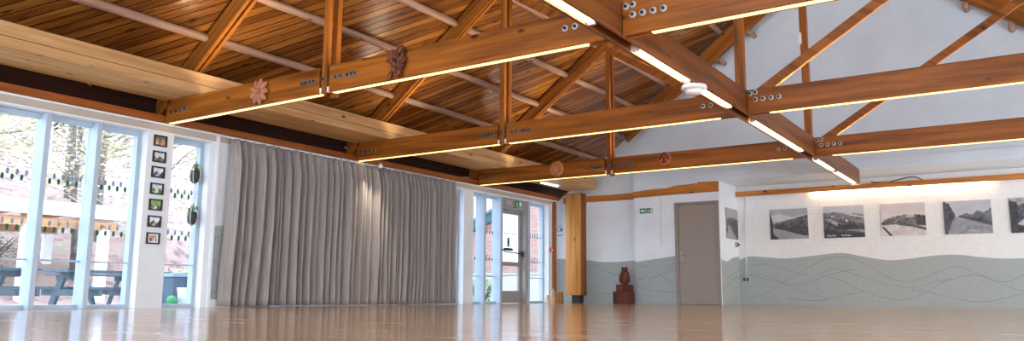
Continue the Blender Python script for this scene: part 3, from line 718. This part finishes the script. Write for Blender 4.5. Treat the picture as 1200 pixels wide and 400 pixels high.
# log stump and split timber by the column
t = thing('log_stump', 'brown log stump on floor beside the timber column', 'stump', (-8.60, 14.75, 0))
MB().lathe([(.105,0),(.10,.08),(.095,.2),(.092,.235)], (-8.60,14.75,0), (0,0,1), 16).build('trunk', M['stump'], t)
MB().lathe([(.09,.236),(.088,.242)], (-8.60,14.75,0), (0,0,1), 16).build('cut_face', M['stump_pale'], t)
m = MB(); m.prism([(-8.60,0),(-8.545,0),(-8.575,.29),(-8.60,.30)], 14.42, 14.50, 'Y'); tag(m.build('split_log', M['stump_pale'], loc=(-8.58,14.46,0)), 'pale split log leaning against the stump, taller of two', 'log', 'split logs by the stump')
m = MB(); m.prism([(-8.62,0),(-8.575,0),(-8.59,.15),(-8.62,.17)], 14.27, 14.34, 'Y'); tag(m.build('split_log', M['stump_pale'], loc=(-8.6,14.3,0)), 'short pale split log standing on floor before the stump', 'log', 'split logs by the stump')

t = thing('safety_notice', 'white and blue safety notice beside the timber column', 'notice', (-9.1, YR, 1.6))
MB().box(-9.18, -9.04, YR-.006, YR, 1.50, 1.76).build('sheet', M['paper'], t)
m = MB(); m.box(-9.175, -9.045, YR-.008, YR-.006, 1.62, 1.70, 0); m.box(-9.17, -9.06, YR-.008, YR-.006, 1.735, 1.75, 0); m.box(-9.17, -9.05, YR-.008, YR-.006, 1.515, 1.535, 1); m.box(-9.16, -9.10, YR-.009, YR-.008, 1.63, 1.69, 2); m.build('print', [M['blue'], M['red'], M['paper']], t)
t = thing('call_point', 'red fire alarm call point on the grey wall end', 'alarm call point', (-W, 14.64, 1.13))
MB().box(-W, -W+.045, 14.595, 14.685, 1.085, 1.175).build('housing', M['red'], t, bevel=.006)
MB().box(-W+.045, -W+.048, 14.615, 14.665, 1.105, 1.155).build('glass_face', M['paper'], t)

def running_man(m, place, s, mi):
    """exit pictogram: head, body, limbs and doorway, on a (u, v) grid of unit height"""
    def bar(a, b, w_):
        a, b = Vector(a), Vector(b); d = (b-a).normalized(); n = Vector((-d.y, d.x))*w_/2
        place(m, [tuple(a+n), tuple(b+n), tuple(b-n), tuple(a-n)], mi)
    place(m, [(-.05+.09*math.cos(k*PI/4), .72+.09*math.sin(k*PI/4)) for k in range(8)], mi)
    bar((-.08,.6),(0,.36),.16); bar((-.08,.58),(-.28,.46),.07); bar((-.02,.56),(.2,.46),.07); bar((0,.38),(.18,.22),.09); bar((.18,.24),(.12,.06),.08); bar((-.02,.38),(-.16,.2),.09); bar((-.16,.22),(-.36,.16),.08)
# double exit sign on the end wall
t = thing('exit_sign', 'double green fire exit sign on the end wall beside the taupe door', 'sign', (-6.82, YD, 1.95), 'fire exit signs')
MB().box(-6.975, -6.675, YD-.006, YD, 1.89, 2.01).build('board', M['paper'], t)
m = MB(); y = YD-.006
m.box(-6.97, -6.83, y-.002, y, 1.895, 2.005, 0); m.box(-6.82, -6.68, y-.002, y, 1.895, 2.005, 0)
cx, cz = -6.9, 1.95
m.prism([(cx+.055,cz+.014),(cx-.01,cz+.014),(cx-.01,cz+.04),(cx-.055,cz),(cx-.01,cz-.04),(cx-.01,cz-.014),(cx+.055,cz-.014)], y-.003, y-.002, 'Y', 1)
def pl(mm, pts, mi): mm.prism([(-6.765+u*.1, 1.898+v*.105) for u, v in pts], y-.003, y-.002, 'Y', mi)
m.build('panels', [M['green'], M['paper']], t)
m = MB(); running_man(m, pl, 1, 0); m.build('running_figure', M['paper'], t)
MB().box(-6.722, -6.69, y-.003, y-.002, 1.905, 1.995).build('doorway', M['paper'], t)
t = thing('exit_sign', 'green running man exit sign above the glazed exit door', 'sign', (XG+.12, 13.40, 2.02), 'fire exit signs')
xs = -W-.028
MB().box(xs-.004, xs+.006, 13.27, 13.53, 1.955, 2.065).build('board', M['green'], t)
m = MB()
def pl2(mm, pts, mi): mm.prism([(13.36+u*.1, 1.96+v*.1) for u, v in pts], xs+.006, xs+.008, 'X', mi)
running_man(m, pl2, 1, 0); m.build('running_figure', M['paper'], t)
MB().box(xs+.006, xs+.008, 13.44, 13.515, 1.965, 2.055).build('doorway', M['paper'], t)
t = thing('door_notice', 'faint red notice on the panel above the exit door', 'notice', (xs, 13.08, 2.02))
MB().box(xs-.002, xs+.003, 13.0, 13.17, 1.97, 2.05).build('sheet', plain('beige card', (196,186,176), .6), t)
m = MB(); m.box(xs+.003, xs+.004, 13.02, 13.15, 2.02, 2.032); m.box(xs+.003, xs+.004, 13.03, 13.14, 1.99, 2.0); m.build('print', M['red'], t)

# owl-like wooden sculpture on stepped plinth
t = thing('wooden_sculpture', 'dark carved owl figure on stepped wooden plinth against the mural', 'sculpture', (-7.31, 15.25, 0))
MB().box(-7.49, -7.135, 15.10, 15.42, 0, .255).build('lower_block', M['sculpt'], t, bevel=.008)
MB().box(-7.43, -7.15, 15.13, 15.40, .255, .40).build('upper_block', M['sculpt'], t, bevel=.008)
ow = MB(); ow.lathe([(.05,.40),(.075,.41),(.085,.45),(.10,.52),(.105,.58),(.095,.64),(.075,.675)], (-7.285,15.26,0), (0,0,1), 20)
ow.ellipsoid((-7.285,15.26,.71), (.075,.07,.055), None, 16, 10)
ow = ow.build('owl', M['sculpt'], t)
m = MB(); m.ellipsoid((-7.31,15.195,.72),(.018,.01,.018)); m.ellipsoid((-7.26,15.195,.72),(.018,.01,.018)); m.ellipsoid((-7.285,15.185,.70),(.008,.012,.018)); m.ellipsoid((-7.34,15.26,.755),(.016,.016,.026)); m.ellipsoid((-7.23,15.26,.755),(.016,.016,.026))
m.build('face', M['carve_dark'], ow)
m = MB()
for sx in (-1, 1): m.ellipsoid((-7.285+sx*.088,15.25,.54),(.03,.06,.11), Matrix.Rotation(sx*-.12,3,'Y'))
m.build('wings', M['sculpt'], ow)

# small fittings on the end walls
t = thing('wall_sensor', 'small white sensor high on the recess wall', 'sensor', (-8.17, YR, 2.65))
MB().box(-8.22, -8.12, YR-.03, YR, 2.60, 2.70).build('base', M['plastic'], t, bevel=.008)
MB().ellipsoid((-8.17, YR-.04, 2.64), (.035,.03,.045)).build('lens', M['plastic'], t)
tag(MB().lathe([(.035,0),(.035,.09),(.028,.1)], (-8.36,15.66,2.15), (0,0,1), 14).build('wall_sensor', M['plastic'], loc=(-8.36,15.66,2.15)), 'small white canister under the rail beside the column', 'fitting')
t = thing('conduit', 'white electrical conduit running down the alcove wall to a socket', 'conduit', (-5.08, YA, .58))
MB().tube([(-5.06,YA-.014,2.262),(-5.085,YA-.014,.57)], .011, 8).build('pipe', M['plastic'], t)
for z in (1.9, 1.4, .95): MB().box(-5.095+.006*(z-.9), -5.06+.006*(z-.9), YA-.03, YA, z-.012, z+.012).build('saddle', M['plastic'], t)
t = thing('wall_socket', 'double metal socket at the foot of the white conduit', 'socket', (-5.09, YA, .515))
MB().box(-5.165, -5.015, YA-.045, YA, .465, .57).build('box', M['steel'], t, bevel=.006)
m = MB(); m.box(-5.15,-5.10,YA-.047,YA-.045,.485,.55); m.box(-5.08,-5.03,YA-.047,YA-.045,.485,.55); m.build('outlets', M['dark'], t)
t = thing('door_alarm', 'small grey round alarm on the side face below the dim print', 'alarm', (-5.234, 16.4, 1.24))
MB().lathe([(.055,0),(.055,.035),(.04,.05)], (-5.234,16.35,1.24), (1,0,0), 18).build('base', M['steel'], t)
MB().lathe([(.028,.05),(.022,.075)], (-5.234,16.35,1.24), (1,0,0), 14).build('button', M['dark'], t)
MB().tube([(-5.228,16.35,1.29),(-5.228,16.35,1.40)], .006, 6).build('wire', M['plastic'], t)
tag(MB().tube([(-6.49,YD-.004,2.25),(-6.492,YD-.004,1.8),(-6.494,YD-.004,1.32),(-6.47,YD-.004,1.25),(-6.50,YD-.004,1.22),(-6.53,YD-.004,1.20)], .004, 6).build('wire', M['cord'], loc=(-6.49,YD,1.25)), 'thin pale wire hanging down the end wall by the exit sign', 'wire')
tag(MB().tube([(-2.56,YA-.11,2.40),(-2.5,YA-.11,2.37),(-2.38,YA-.09,2.368),(-2.24,YA-.07,2.367),(-2.05,YA-.06,2.41),(-1.88,YA-.06,2.44),(-1.78,YA-.06,2.43),(-1.68,YA-.06,2.37)], .009, 8).build('cable', M['black'], loc=(-2.1,YA-.06,2.37)), 'black cable looping along top of the rail above photographs', 'cable')

# ------------------------------------------------------------------ landscape prints in the alcove
G = {}
def grey(v, warm=0, var=.18, sc=18):
    k = (v, warm)
    if k not in G: G[k] = plain(f'print tone {v} {warm}', (min(255, v+warm), v, max(0, v-warm+4)), .45, var=var, scale=sc)
    return G[k]
def print_on(name_label, org, U, w_, h_, n, shapes, tones):
    """org: lower corner; U: direction along the wall; n: outward normal; shapes: list of (tone index, [(u, v)...]) in 0..1"""
    U = Vector(U); n = Vector(n); org = Vector(org)
    t = thing('landscape_print', name_label, 'picture', org + U*w_/2, 'monochrome landscape prints')
    c = MB()
    def slab(m, pts, d0, d1, mi):
        k = len(pts); A = [org + U*(u*w_) + Vector((0,0,v*h_)) for u, v in pts]
        m.add([p+n*d0 for p in A] + [p+n*d1 for p in A], [tuple(range(k)), tuple(range(2*k-1,k-1,-1))] + [(i,k+i,k+(i+1)%k,(i+1)%k) for i in range(k)], mi)
    slab(c, [(0,0),(1,0),(1,1),(0,1)], 0, .022, 0); c.build('canvas', grey(150), t, bevel=.002)
    m = MB()
    for i, (ti, pts) in enumerate(shapes): slab(m, pts, .0225, .023+.0005*i, ti)
    m.build('image', tones, t)
def jag(u0, u1, f, n=24, a=.025, seed=1):
    random.seed(seed); return [(u0+(u1-u0)*k/n, max(.02, min(.985, f(k/n)+random.uniform(-a, a)))) for k in range(n+1)]
def under(pts, v=0.0): return [(pts[0][0], v)] + pts + [(pts[-1][0], v)]
FULL = [(0,0),(1,0),(1,1),(0,1)]
W_, H_ = .755, .61; z0 = 1.335
tn = [grey(168,2,.05,3), grey(86,4,.35,14), grey(64,2,.4,20), grey(150,4,.1,6), grey(46,0,.4,20), grey(200,0,.05,4)]
print_on('dusky print of a road below a long hill, first along the alcove wall', (-4.55,YA,z0), (1,0,0), W_, .62, (0,-1,0), [
    (0, FULL), (5, jag(0,1,lambda t:.78+.05*math.sin(t*7),20,.02,2)+[(1,.6),(0,.6)]), (1, under(jag(.05,1,lambda t:.5+.28*t,24,.02,3),.15)), (2, under(jag(.1,1,lambda t:.42-.05*t+.12*math.sin(t*6)**2,26,.03,4),.1)),
    (3, [(0,.0),(1,0),(1,.06),(.6,.2),(.25,.34),(.08,.4),(0,.4)]), (2, [(.1,.36),(.5,.26),(1,.12),(1,.2),(.5,.34),(.12,.4)]), (4, under(jag(0,.08,lambda t:.9-.4*t,6,.05,5),.0)), (4, [(0,0),(.25,0),(.1,.15),(0,.3)])], tn)
tn2 = [grey(196,2,.05,4), grey(120,3,.25,12), grey(70,2,.45,20), grey(150,2,.2,10), grey(50,0,.3,20), grey(230,0,.02,3)]
cap = []
random.seed(9)
for k in range(12):
    u = .07+.04*k + (.12 if k > 5 else 0); v = .07+random.uniform(-.01,.01)
    if u < .88: cap.append((5, [(u,v-.02),(u+.012,v-.02),(u+.03,v+.028),(u+.018,v+.028)])); cap.append((5, [(u+.005,v-.022),(u+.03,v-.016),(u+.03,v-.006),(u+.005,v-.012)]))
print_on('print of hillside village with white handwriting along its bottom edge', (-3.495,YA,1.33), (1,0,0), W_, .63, (0,-1,0), [
    (0, FULL), (1, under(jag(0,1,lambda t:.78-.12*t+.06*math.sin(t*5),24,.015,6))), (2, under(jag(0,1,lambda t:.70-.28*t,30,.05,7))), (3, [(.0,.62),(.3,.38),(.62,.22),(1,.14),(1,.22),(.6,.32),(.2,.6)]),
    (4, under(jag(.35,1,lambda t:.44-.1*t,18,.04,8),.25)), (5, [(.55,.5),(.60,.5),(.60,.55),(.575,.58),(.55,.55)]), (5, [(.2,.66),(.24,.66),(.24,.70),(.2,.70)]), (3, [(.7,.72),(1,.64),(1,.7),(.72,.77)]), (4, [(0,0),(1,0),(1,.13),(.5,.16),(0,.3)])] + cap, tn2)
sp = 22
tn3 = [grey(206,sp//2,.03,3), grey(186,sp//2,.05,4), grey(104,8,.3,14), grey(78,6,.4,18), grey(196,sp//2,.08,8), grey(58,4,.3,18)]
print_on('sepia print of fields under streaky sky, middle of the alcove row', (-2.435,YA,1.335), (1,0,0), .76, .62, (0,-1,0), [
    (0, FULL)] + [(1, [(0,v),(1,v+.01),(1,v+.025),(0,v+.015)]) for v in (.72,.79,.86,.93)] + [(2, under(jag(.05,1,lambda t:.5+.14*math.sin(t*2.6),24,.02,9),.2)), (3, under(jag(.0,.55,lambda t:.42+.04*math.sin(t*9),16,.04,10),.3)), (1, [(.55,.55),(.75,.56),(.74,.63),(.62,.64)]),
    (4, [(0,0),(1,0),(1,.28),(.5,.36),(0,.33)]), (3, [(.35,.33),(.7,.26),(1,.14),(1,.22),(.7,.34),(.4,.38)]), (5, [(0,.28),(.06,.28),(.25,0),(.18,0)]), (5, under(jag(.8,1,lambda t:.6,6,.04,11),.3))], tn3)
tn4 = [grey(186,1,.04,3), grey(92,2,.35,16), grey(66,1,.4,18), grey(142,1,.12,12), grey(210,0,.02,4)]
print_on('print of a straight tree lined road, right of the sepia field print', (-1.372,YA,1.33), (1,0,0), .76, .61, (0,-1,0), [
    (0, FULL), (1, under(jag(.3,1,lambda t:.52+.14*t+.08*math.sin(t*8)**2,26,.03,12),.2)), (2, under(jag(0,.24,lambda t:1-.1*t if t<.5 else .95-.7*(t-.5),14,.03,13))), (3, [(0,0),(1,0),(1,.22),(.62,.38),(.3,.52),(.24,.52),(.12,.25)]),
    (2, [(.3,.52),(.62,.38),(1,.22),(1,.36),(.6,.5),(.34,.56)]), (4, [(.5,.08),(.72,.075),(.72,.09),(.5,.095)]), (2, [(0,0),(.06,0),(.2,.45),(.0,.5)])], tn4)
tn5 = [grey(150,2,.1,5), grey(70,2,.4,16), grey(44,1,.4,18), grey(176,1,.1,6)]
print_on('dark print of trees around pale water, last visible along the alcove wall', (-.335,YA,1.32), (1,0,0), .76, .62, (0,-1,0), [
    (0, FULL), (1, under(jag(0,1,lambda t:.72+.1*math.sin(t*6),24,.04,14))), (2, under(jag(0,.16,lambda t:.95-.1*t,10,.03,15))), (3, [(.16,.1),(.9,.12),(1,.4),(.6,.5),(.3,.42),(.14,.25)]), (2, [(0,0),(1,0),(1,.1),(.4,.14),(0,.3)])], tn5)
print_on('dim print of a lane and hill on the narrow side face by the taupe door', (-5.234,15.74,1.345), (0,1,0), .72, .63, (1,0,0), [
    (0, FULL), (1, under(jag(0,1,lambda t:.62+.08*math.sin(t*3),20,.02,16))), (2, under(jag(.3,1,lambda t:.55+.1*t,20,.04,17),.1)), (3, [(.0,.0),(.85,0),(.45,.3),(.3,.42),(.12,.42),(.1,.25),(0,.15)])], tn)

# ------------------------------------------------------------------ outside: terrace, slope, trees, shelter, tables, outbuilding
GZ = -.2
struct(MB().box(-16.2, -9.2, -6, 30, GZ-.1, GZ).build('terrace_ground', M['pave']), 'pale paved terrace outside the windows', 'ground')
def hill():
    nx, ny = 44, 90; vs = []; fs = []
    for i in range(nx+1):
        for j in range(ny+1):
            x = -16 - 42*i/nx; y = -14 + 84*j/ny; d = -16-x
            z = GZ-.02 + (0 if d < 1 else .33*(d-1)*min(1, (d-1)/6+.25)) + .5*noise.noise(Vector((x*.25,y*.25,0)))*min(1,d/6) + .12*noise.noise(Vector((x*1.1,y*1.1,4)))*min(1,d/3)
            vs.append((x,y,min(z, 11+.5*noise.noise(Vector((x*.3,y*.3,2))))))
    n = ny+1
    for i in range(nx):
        for j in range(ny): fs.append((i*n+j, i*n+j+1, (i+1)*n+j+1, (i+1)*n+j))
    m = MB(); m.add(vs, fs, 0, True); return m.build('hillside_ground', M['litter'])
hl = struct(hill(), 'wooded slope covered in pinkish fallen leaves', 'hillside')
def hz(x, y):
    d = -16-x
    return GZ-.02 + (0 if d < 1 else .33*(d-1)*min(1, (d-1)/6+.25)) + .5*noise.noise(Vector((x*.25,y*.25,0)))*min(1,max(d,0)/6)
def tree(x, y, h, r, seed, label, leafmat, bark, nleaf, spread=1.0):
    random.seed(seed); z = hz(x, y)-.15
    t = thing('tree', label, 'tree', (x, y, z), 'trees on the slope outside')
    m = MB(); lean = Vector((random.uniform(-.06,.06), random.uniform(-.08,.08), 1)); tips = []
    path = [Vector((x,y,z)) + lean*h*k/8 + Vector((random.uniform(-.06,.06),random.uniform(-.06,.06),0))*(k > 0) for k in range(9)]
    m.tube(path, [r*(1-.8*k/8) for k in range(9)], 8)
    for b in range(16):
        k = random.uniform(.22,.97)*8; p = path[int(k)].lerp(path[min(8,int(k)+1)], k-int(k)); a = random.uniform(0,2*PI); L_ = spread*random.uniform(.8,2.2)*(1.15-k/9)
        d = Vector((math.cos(a), math.sin(a), random.uniform(.1,.9))).normalized()
        q = [p, p+d*L_*.5+Vector((0,0,.1)), p+d*L_+Vector((0,0,random.uniform(-.1,.4)))]; m.tube(q, [r*.3*(1-k/11), r*.2*(1-k/11), r*.06], 5); tips += [q[1], q[2], q[1].lerp(q[2], .5)]
        for c in range(3):
            d2 = (d+Vector((random.uniform(-.8,.8),random.uniform(-.8,.8),random.uniform(-.3,.6)))).normalized(); e = q[1].lerp(q[2], random.random()); f_ = e+d2*L_*.5; m.tube([e, f_], [r*.09, r*.03], 4); tips.append(f_)
    m.build('trunk', bark, t)
    m = MB()
    for k in range(nleaf*2):
        c = random.choice(tips)+Vector((random.gauss(0,.28),random.gauss(0,.28),random.gauss(0,.22))); s_ = random.uniform(.04,.085)
        R_ = Matrix.Rotation(random.uniform(0,6.28),3,'Z') @ Matrix.Rotation(random.uniform(-1,1),3,'X')
        m.add([c+R_ @ Vector(v) for v in ((-s_,0,0),(0,-s_*.55,.01),(s_,0,0),(0,s_*.55,.01))], [(0,1,2,3)])
    m.build('foliage', leafmat, t)
kinds = [('leafy pale green tree', 'leafpale', 'bark', 1500), ('bare grey trunked tree with bleached twigs', 'leafwhite', 'bark', 700), ('dark trunked tree with green sprays', 'leafgreen', 'barkdark', 1000), ('slender white stemmed birch with fine pale leaves', 'leafbirch', 'birch', 1100)]
spots = [(-21.5,8.6,9,.11,0,'by the left edge of the big window'), (-23,9.6,10,.14,0,'behind the shelter roof'), (-20.5,10.6,9,.09,1,'rising just past the shelter end'), (-25,11.6,11,.16,2,'seen through the middle light'),
         (-22,12.0,9,.12,1,'with a white stem in the third light'), (-27,13.6,10,.15,0,'high on the slope behind the third light'), (-21,13.0,9,.10,1,'framed by the narrow window'), (-26,16.2,10,.15,2,'behind the planters'),
         (-29,15.0,10,.16,0,'on the crest behind the pillar of photos'), (-30,11.8,10,.16,1,'on the crest behind the big window'), (-19.5,20.5,9,.12,0,'behind the brick outbuilding'), (-24,27.0,11,.16,1,'above the outbuilding roof'), (-28,19.5,11,.16,2,'hidden partly by the curtain window'), (-22,31.5,11,.16,0,'beyond the exit door'),
         (-19.0,7.2,7,.07,3,'close behind the shelter, first light'), (-20.0,9.3,8,.06,3,'close behind the shelter, second light'), (-19.2,11.2,7,.07,3,'leaning by the shelter end post'), (-22.5,10.6,8,.08,3,'midway up the slope, second light'),
         (-24,14.4,9,.08,3,'midway up the slope beside the pillar'), (-20.5,14.4,7,.07,3,'low on the slope, narrow window'), (-26.5,9.4,9,.09,3,'high on the slope, first light'), (-25,12.9,9,.08,3,'high on the slope, third light')]
for i, (x, y, h, r, k, wh) in enumerate(spots):
    kd = kinds[k]; tree(x, y, h, r, 40+i, f'{kd[0]} {wh}', M[kd[1]], M[kd[2]], kd[3], 1.25)
def shrub(x, y, w_, h, seed, label, mat):
    random.seed(seed); z = (hz(x, y) if x < -16 else GZ)-.03
    t = thing('shrub', label, 'shrub', (x, y, z), 'shrubs outside')
    m = MB()
    for b in range(14):
        a = random.uniform(0,6.28); m.tube([(x,y,z),(x+w_*.5*math.cos(a)*.6,y+w_*.5*math.sin(a)*.6,z+h*.6),(x+w_*.5*math.cos(a),y+w_*.5*math.sin(a),z+h*random.uniform(.7,1))], [.02,.014,.005], 5)
    m.build('stems', M['barkdark'], t)
    m = MB()
    for k in range(700):
        v = Vector((random.gauss(0,1),random.gauss(0,1),random.gauss(0,1))).normalized()*random.uniform(.6,1); c = Vector((x+v.x*w_*.5, y+v.y*w_*.5, z+h*.55+v.z*h*.42)); s_ = random.uniform(.025,.05)
        R_ = Matrix.Rotation(random.uniform(0,6.28),3,'Z') @ Matrix.Rotation(random.uniform(-1,1),3,'X')
        m.add([c+R_ @ Vector(v) for v in ((-s_,0,0),(0,-s_*.55,.01),(s_,0,0),(0,s_*.55,.01))], [(0,1,2,3)])
    m.build('foliage', mat, t)
shrub(-19.5, 8.0, 1.6, 1.2, 81, 'low green shrub on slope behind the shelter posts', M['leafgreen'])
shrub(-18.5, 12.4, 1.3, .9, 82, 'low pale shrub on slope past the shelter end', M['leafpale'])
shrub(-13.2, 18.3, .9, .9, 83, 'small green bush by the brick outbuilding seen through the lower door pane', M['leafgreen'])
shrub(-15.2, 19.2, .9, .8, 84, 'small green bush at foot of the brick wall', M['leafgreen'])

# open garden shelter with white fascia
t = thing('garden_shelter', 'open timber shelter with white fascia out on the terrace edge', 'shelter', (-19, 7.6, GZ))
m = MB(); m.box(-18.06, -18.0, 4.2, 10.45, 1.84, 2.15); m.box(-21.0, -18.06, 10.39, 10.45, 1.84, 2.15); m.build('fascia', M['shelterwhite'], t)
m = MB(); m.prism([(-18.06,2.12),(-21.0,2.35),(-21.0,2.4),(-18.06,2.17)], 4.2, 10.39, 'Y'); m.build('roof', M['shelterwood'], t)
for y in (4.6,5.8,7.0,8.2,9.4): MB().box(-20.9, -18.08, y, y+.07, 1.9, 2.1).build('joist', M['shelterwood'], t)
MB().box(-20.95, -20.85, 4.3, 10.3, 1.62, 1.9).build('back_beam', M['shelterwood'], t)
MB().box(-18.25, -18.1, 4.3, 10.3, 1.58, 1.78).build('front_beam', M['shelterwood'], t)
for x, y in ((-18.17,10.02),(-18.17,8.33),(-18.17,6.2),(-20.9,10.1),(-20.9,7.6)):
    MB().box(x-.09, x+.09, y-.1, y+.1, min(GZ, hz(x,y))-.3 if x < -16 else GZ, 1.6).build('post', M['shelterwhite'], t)

# picnic tables
def picnic(x, y, L_, label, rz=0):
    t = thing('picnic_table', label, 'picnic table', (x, y, GZ), 'picnic tables on the terrace')
    zt = GZ+.70; zs = GZ+.45
    m = MB()
    for k in range(5): m.box(x-.36+.146*k, x-.36+.146*k+.136, y-L_/2, y+L_/2, zt-.035, zt)
    m.build('tabletop', M['bluegrey'], t)
    for s_ in (-1, 1):
        m = MB()
        for k in range(2): m.box(x+s_*.68-.14+.146*k, x+s_*.68-.14+.146*k+.136, y-L_/2, y+L_/2, zs-.035, zs)
        m.build('bench', M['bluegrey'], t)
    for e in (-1, 1):
        ye = y+e*(L_/2-.25)
        m = MB(); m.box(x-.82, x+.82, ye-.022, ye+.022, zs-.13, zs-.036); m.box(x-.34, x+.34, ye-.022, ye+.022, zt-.12, zt-.036); m.build('crosspiece', M['bluegrey'], t)
        for s_ in (-1, 1):
            m = MB(); m.prism([(x+s_*.22, zt-.036), (x+s_*.31, zt-.036), (x+s_*.72, GZ), (x+s_*.63, GZ)], ye+.022, ye+.066, 'Y'); m.build('leg', M['bluegrey'], t)
picnic(-11.9, 4.75, 1.6, 'blue grey picnic table outside the big window')
picnic(-12.0, 6.75, 1.6, 'blue grey picnic table outside the light beside the photo pillar')
picnic(-12.1, 8.75, 1.5, 'blue grey picnic table outside the narrow window')
picnic(-14.6, 8.0, 1.6, 'blue grey picnic table in the second row nearer the shelter')
t = thing('storage_box', 'dark blue storage box on terrace below the planters', 'box', (-10.6, 7.0, GZ))
MB().box(-10.95, -10.3, 6.75, 7.35, GZ, .40).build('body', plain('dark blue plastic', (52,74,92), .5), t, bevel=.01)
MB().box(-10.98, -10.27, 6.72, 7.38, .40, .45).build('lid', plain('pale blue lid', (120,150,164), .5), t, bevel=.01)
tag(MB().ellipsoid((-10.0, 6.55, GZ+.27), (.07,.07,.07), None, 16, 12).build('ball', plain('bright green plastic', (40,140,74), .5), loc=(-10.0,6.55,GZ+.2)), 'bright green ball on a pale block before the dark blue storage box', 'ball')
t = thing('bucket_stand', 'white bucket on pale block beside the green ball', 'bucket', (-10.0, 6.66, GZ))
MB().lathe([(.09,0),(.12,.24),(.125,.25),(.115,.25)], (-10.0,6.76,GZ+.2), (0,0,1), 16).build('bucket', M['plastic'], t)
MB().box(-10.15, -9.85, 6.42, 6.90, GZ, GZ+.2).build('base_block', M['pave'], t)

# brick outbuilding beyond the exit door
t = thing('brick_outbuilding', 'pink brick outbuilding with teal verge seen through the exit door lights', 'building', (-14, 23, GZ))
m = MB(); m.prism([(-17.6,GZ),(-10.2,GZ),(-10.2,3.2),(-12.3,3.9),(-17.6,1.75)], 22.0, 26, 'Y'); m.build('wall', M['brick'], t)
m = MB(); m.prism([(-17.9,1.62),(-12.3,3.86),(-12.3,4.16),(-17.9,1.92)], 21.85, 21.95, 'Y'); m.prism([(-12.3,3.86),(-9.9,3.05),(-9.9,3.35),(-12.3,4.16)], 21.85, 21.95, 'Y'); m.build('bargeboard', M['teal'], t)
m = MB(); m.prism([(-17.9,1.93),(-12.3,4.17),(-12.3,4.27),(-17.9,2.03)], 21.8, 26.2, 'Y'); m.prism([(-12.3,4.17),(-9.9,3.36),(-9.9,3.46),(-12.3,4.27)], 21.8, 26.2, 'Y'); m.build('roof', plain('slate roof', (96,110,120), .7, var=.15), t)
t = thing('garden_wall', 'low stone garden wall before the brick outbuilding', 'wall', (-15, 20.4, GZ), None, 'thing')
MB().box(-18, -11.2, 20.3, 20.6, GZ, .75).build('stonework', M['stone'], t, bevel=.02)
MB().box(-18.05, -11.15, 20.27, 20.63, .75, .82).build('coping', M['pave'], t, bevel=.01)
tag(MB().box(-16, -9.9, 16.6, 20.2, GZ, GZ+.02).build('lawn', M['grass'], loc=(-13,18,GZ)), 'strip of lawn between hall and stone wall', 'grass', None, 'stuff')

# ------------------------------------------------------------------ light
wd = bpy.data.worlds.new('overcast sky'); S.world = wd; wd.use_nodes = True
nt = wd.node_tree; N, L = nt.nodes, nt.links; bg = N['Background']
tc = N.new('ShaderNodeTexCoord'); sp_ = N.new('ShaderNodeSeparateXYZ'); L.new(tc.outputs['Generated'], sp_.inputs[0])
r = ramp(N, [(.0, (190,206,226)), (.5, (228,240,255)), (1.0, (196,220,255))])
mr = N.new('ShaderNodeMapRange'); mr.inputs['From Min'].default_value = -1; L.new(sp_.outputs['Z'], mr.inputs['Value']); L.new(mr.outputs[0], r.inputs['Fac']); L.new(r.outputs['Color'], bg.inputs['Color'])
bg.inputs['Strength'].default_value = 3.4

# ------------------------------------------------------------------ camera
cam = bpy.data.cameras.new('camera'); cam.sensor_width = 36; cam.lens = 36*919.6/1200; cam.clip_start = .05; cam.clip_end = 300
co = bpy.data.objects.new('camera', cam); COL.objects.link(co)
yaw, pitch, roll = -.5877, .155, -.0069
c, s = math.cos, math.sin
fw = Vector((s(yaw)*c(pitch), c(yaw)*c(pitch), s(pitch))); rt = Vector((c(yaw), -s(yaw), 0)); dn = fw.cross(rt)
r2 = rt*c(roll) + dn*s(roll); d2_ = rt*(-s(roll)) + dn*c(roll)
mat = Matrix(((r2.x, -d2_.x, -fw.x, 0), (r2.y, -d2_.y, -fw.y, 0), (r2.z, -d2_.z, -fw.z, .206), (0,0,0,1)))
co.matrix_world = mat
S.camera = co
S.view_settings.view_transform = 'Standard'; S.view_settings.look = 'None'; S.view_settings.gamma = 1; S.view_settings.use_curve_mapping = False
S.view_settings.exposure = 1.0
S.cycles.use_denoising = True; S.cycles.max_bounces = 10; S.cycles.diffuse_bounces = 6; S.cycles.transparent_max_bounces = 16; S.cycles.sample_clamp_indirect = 8
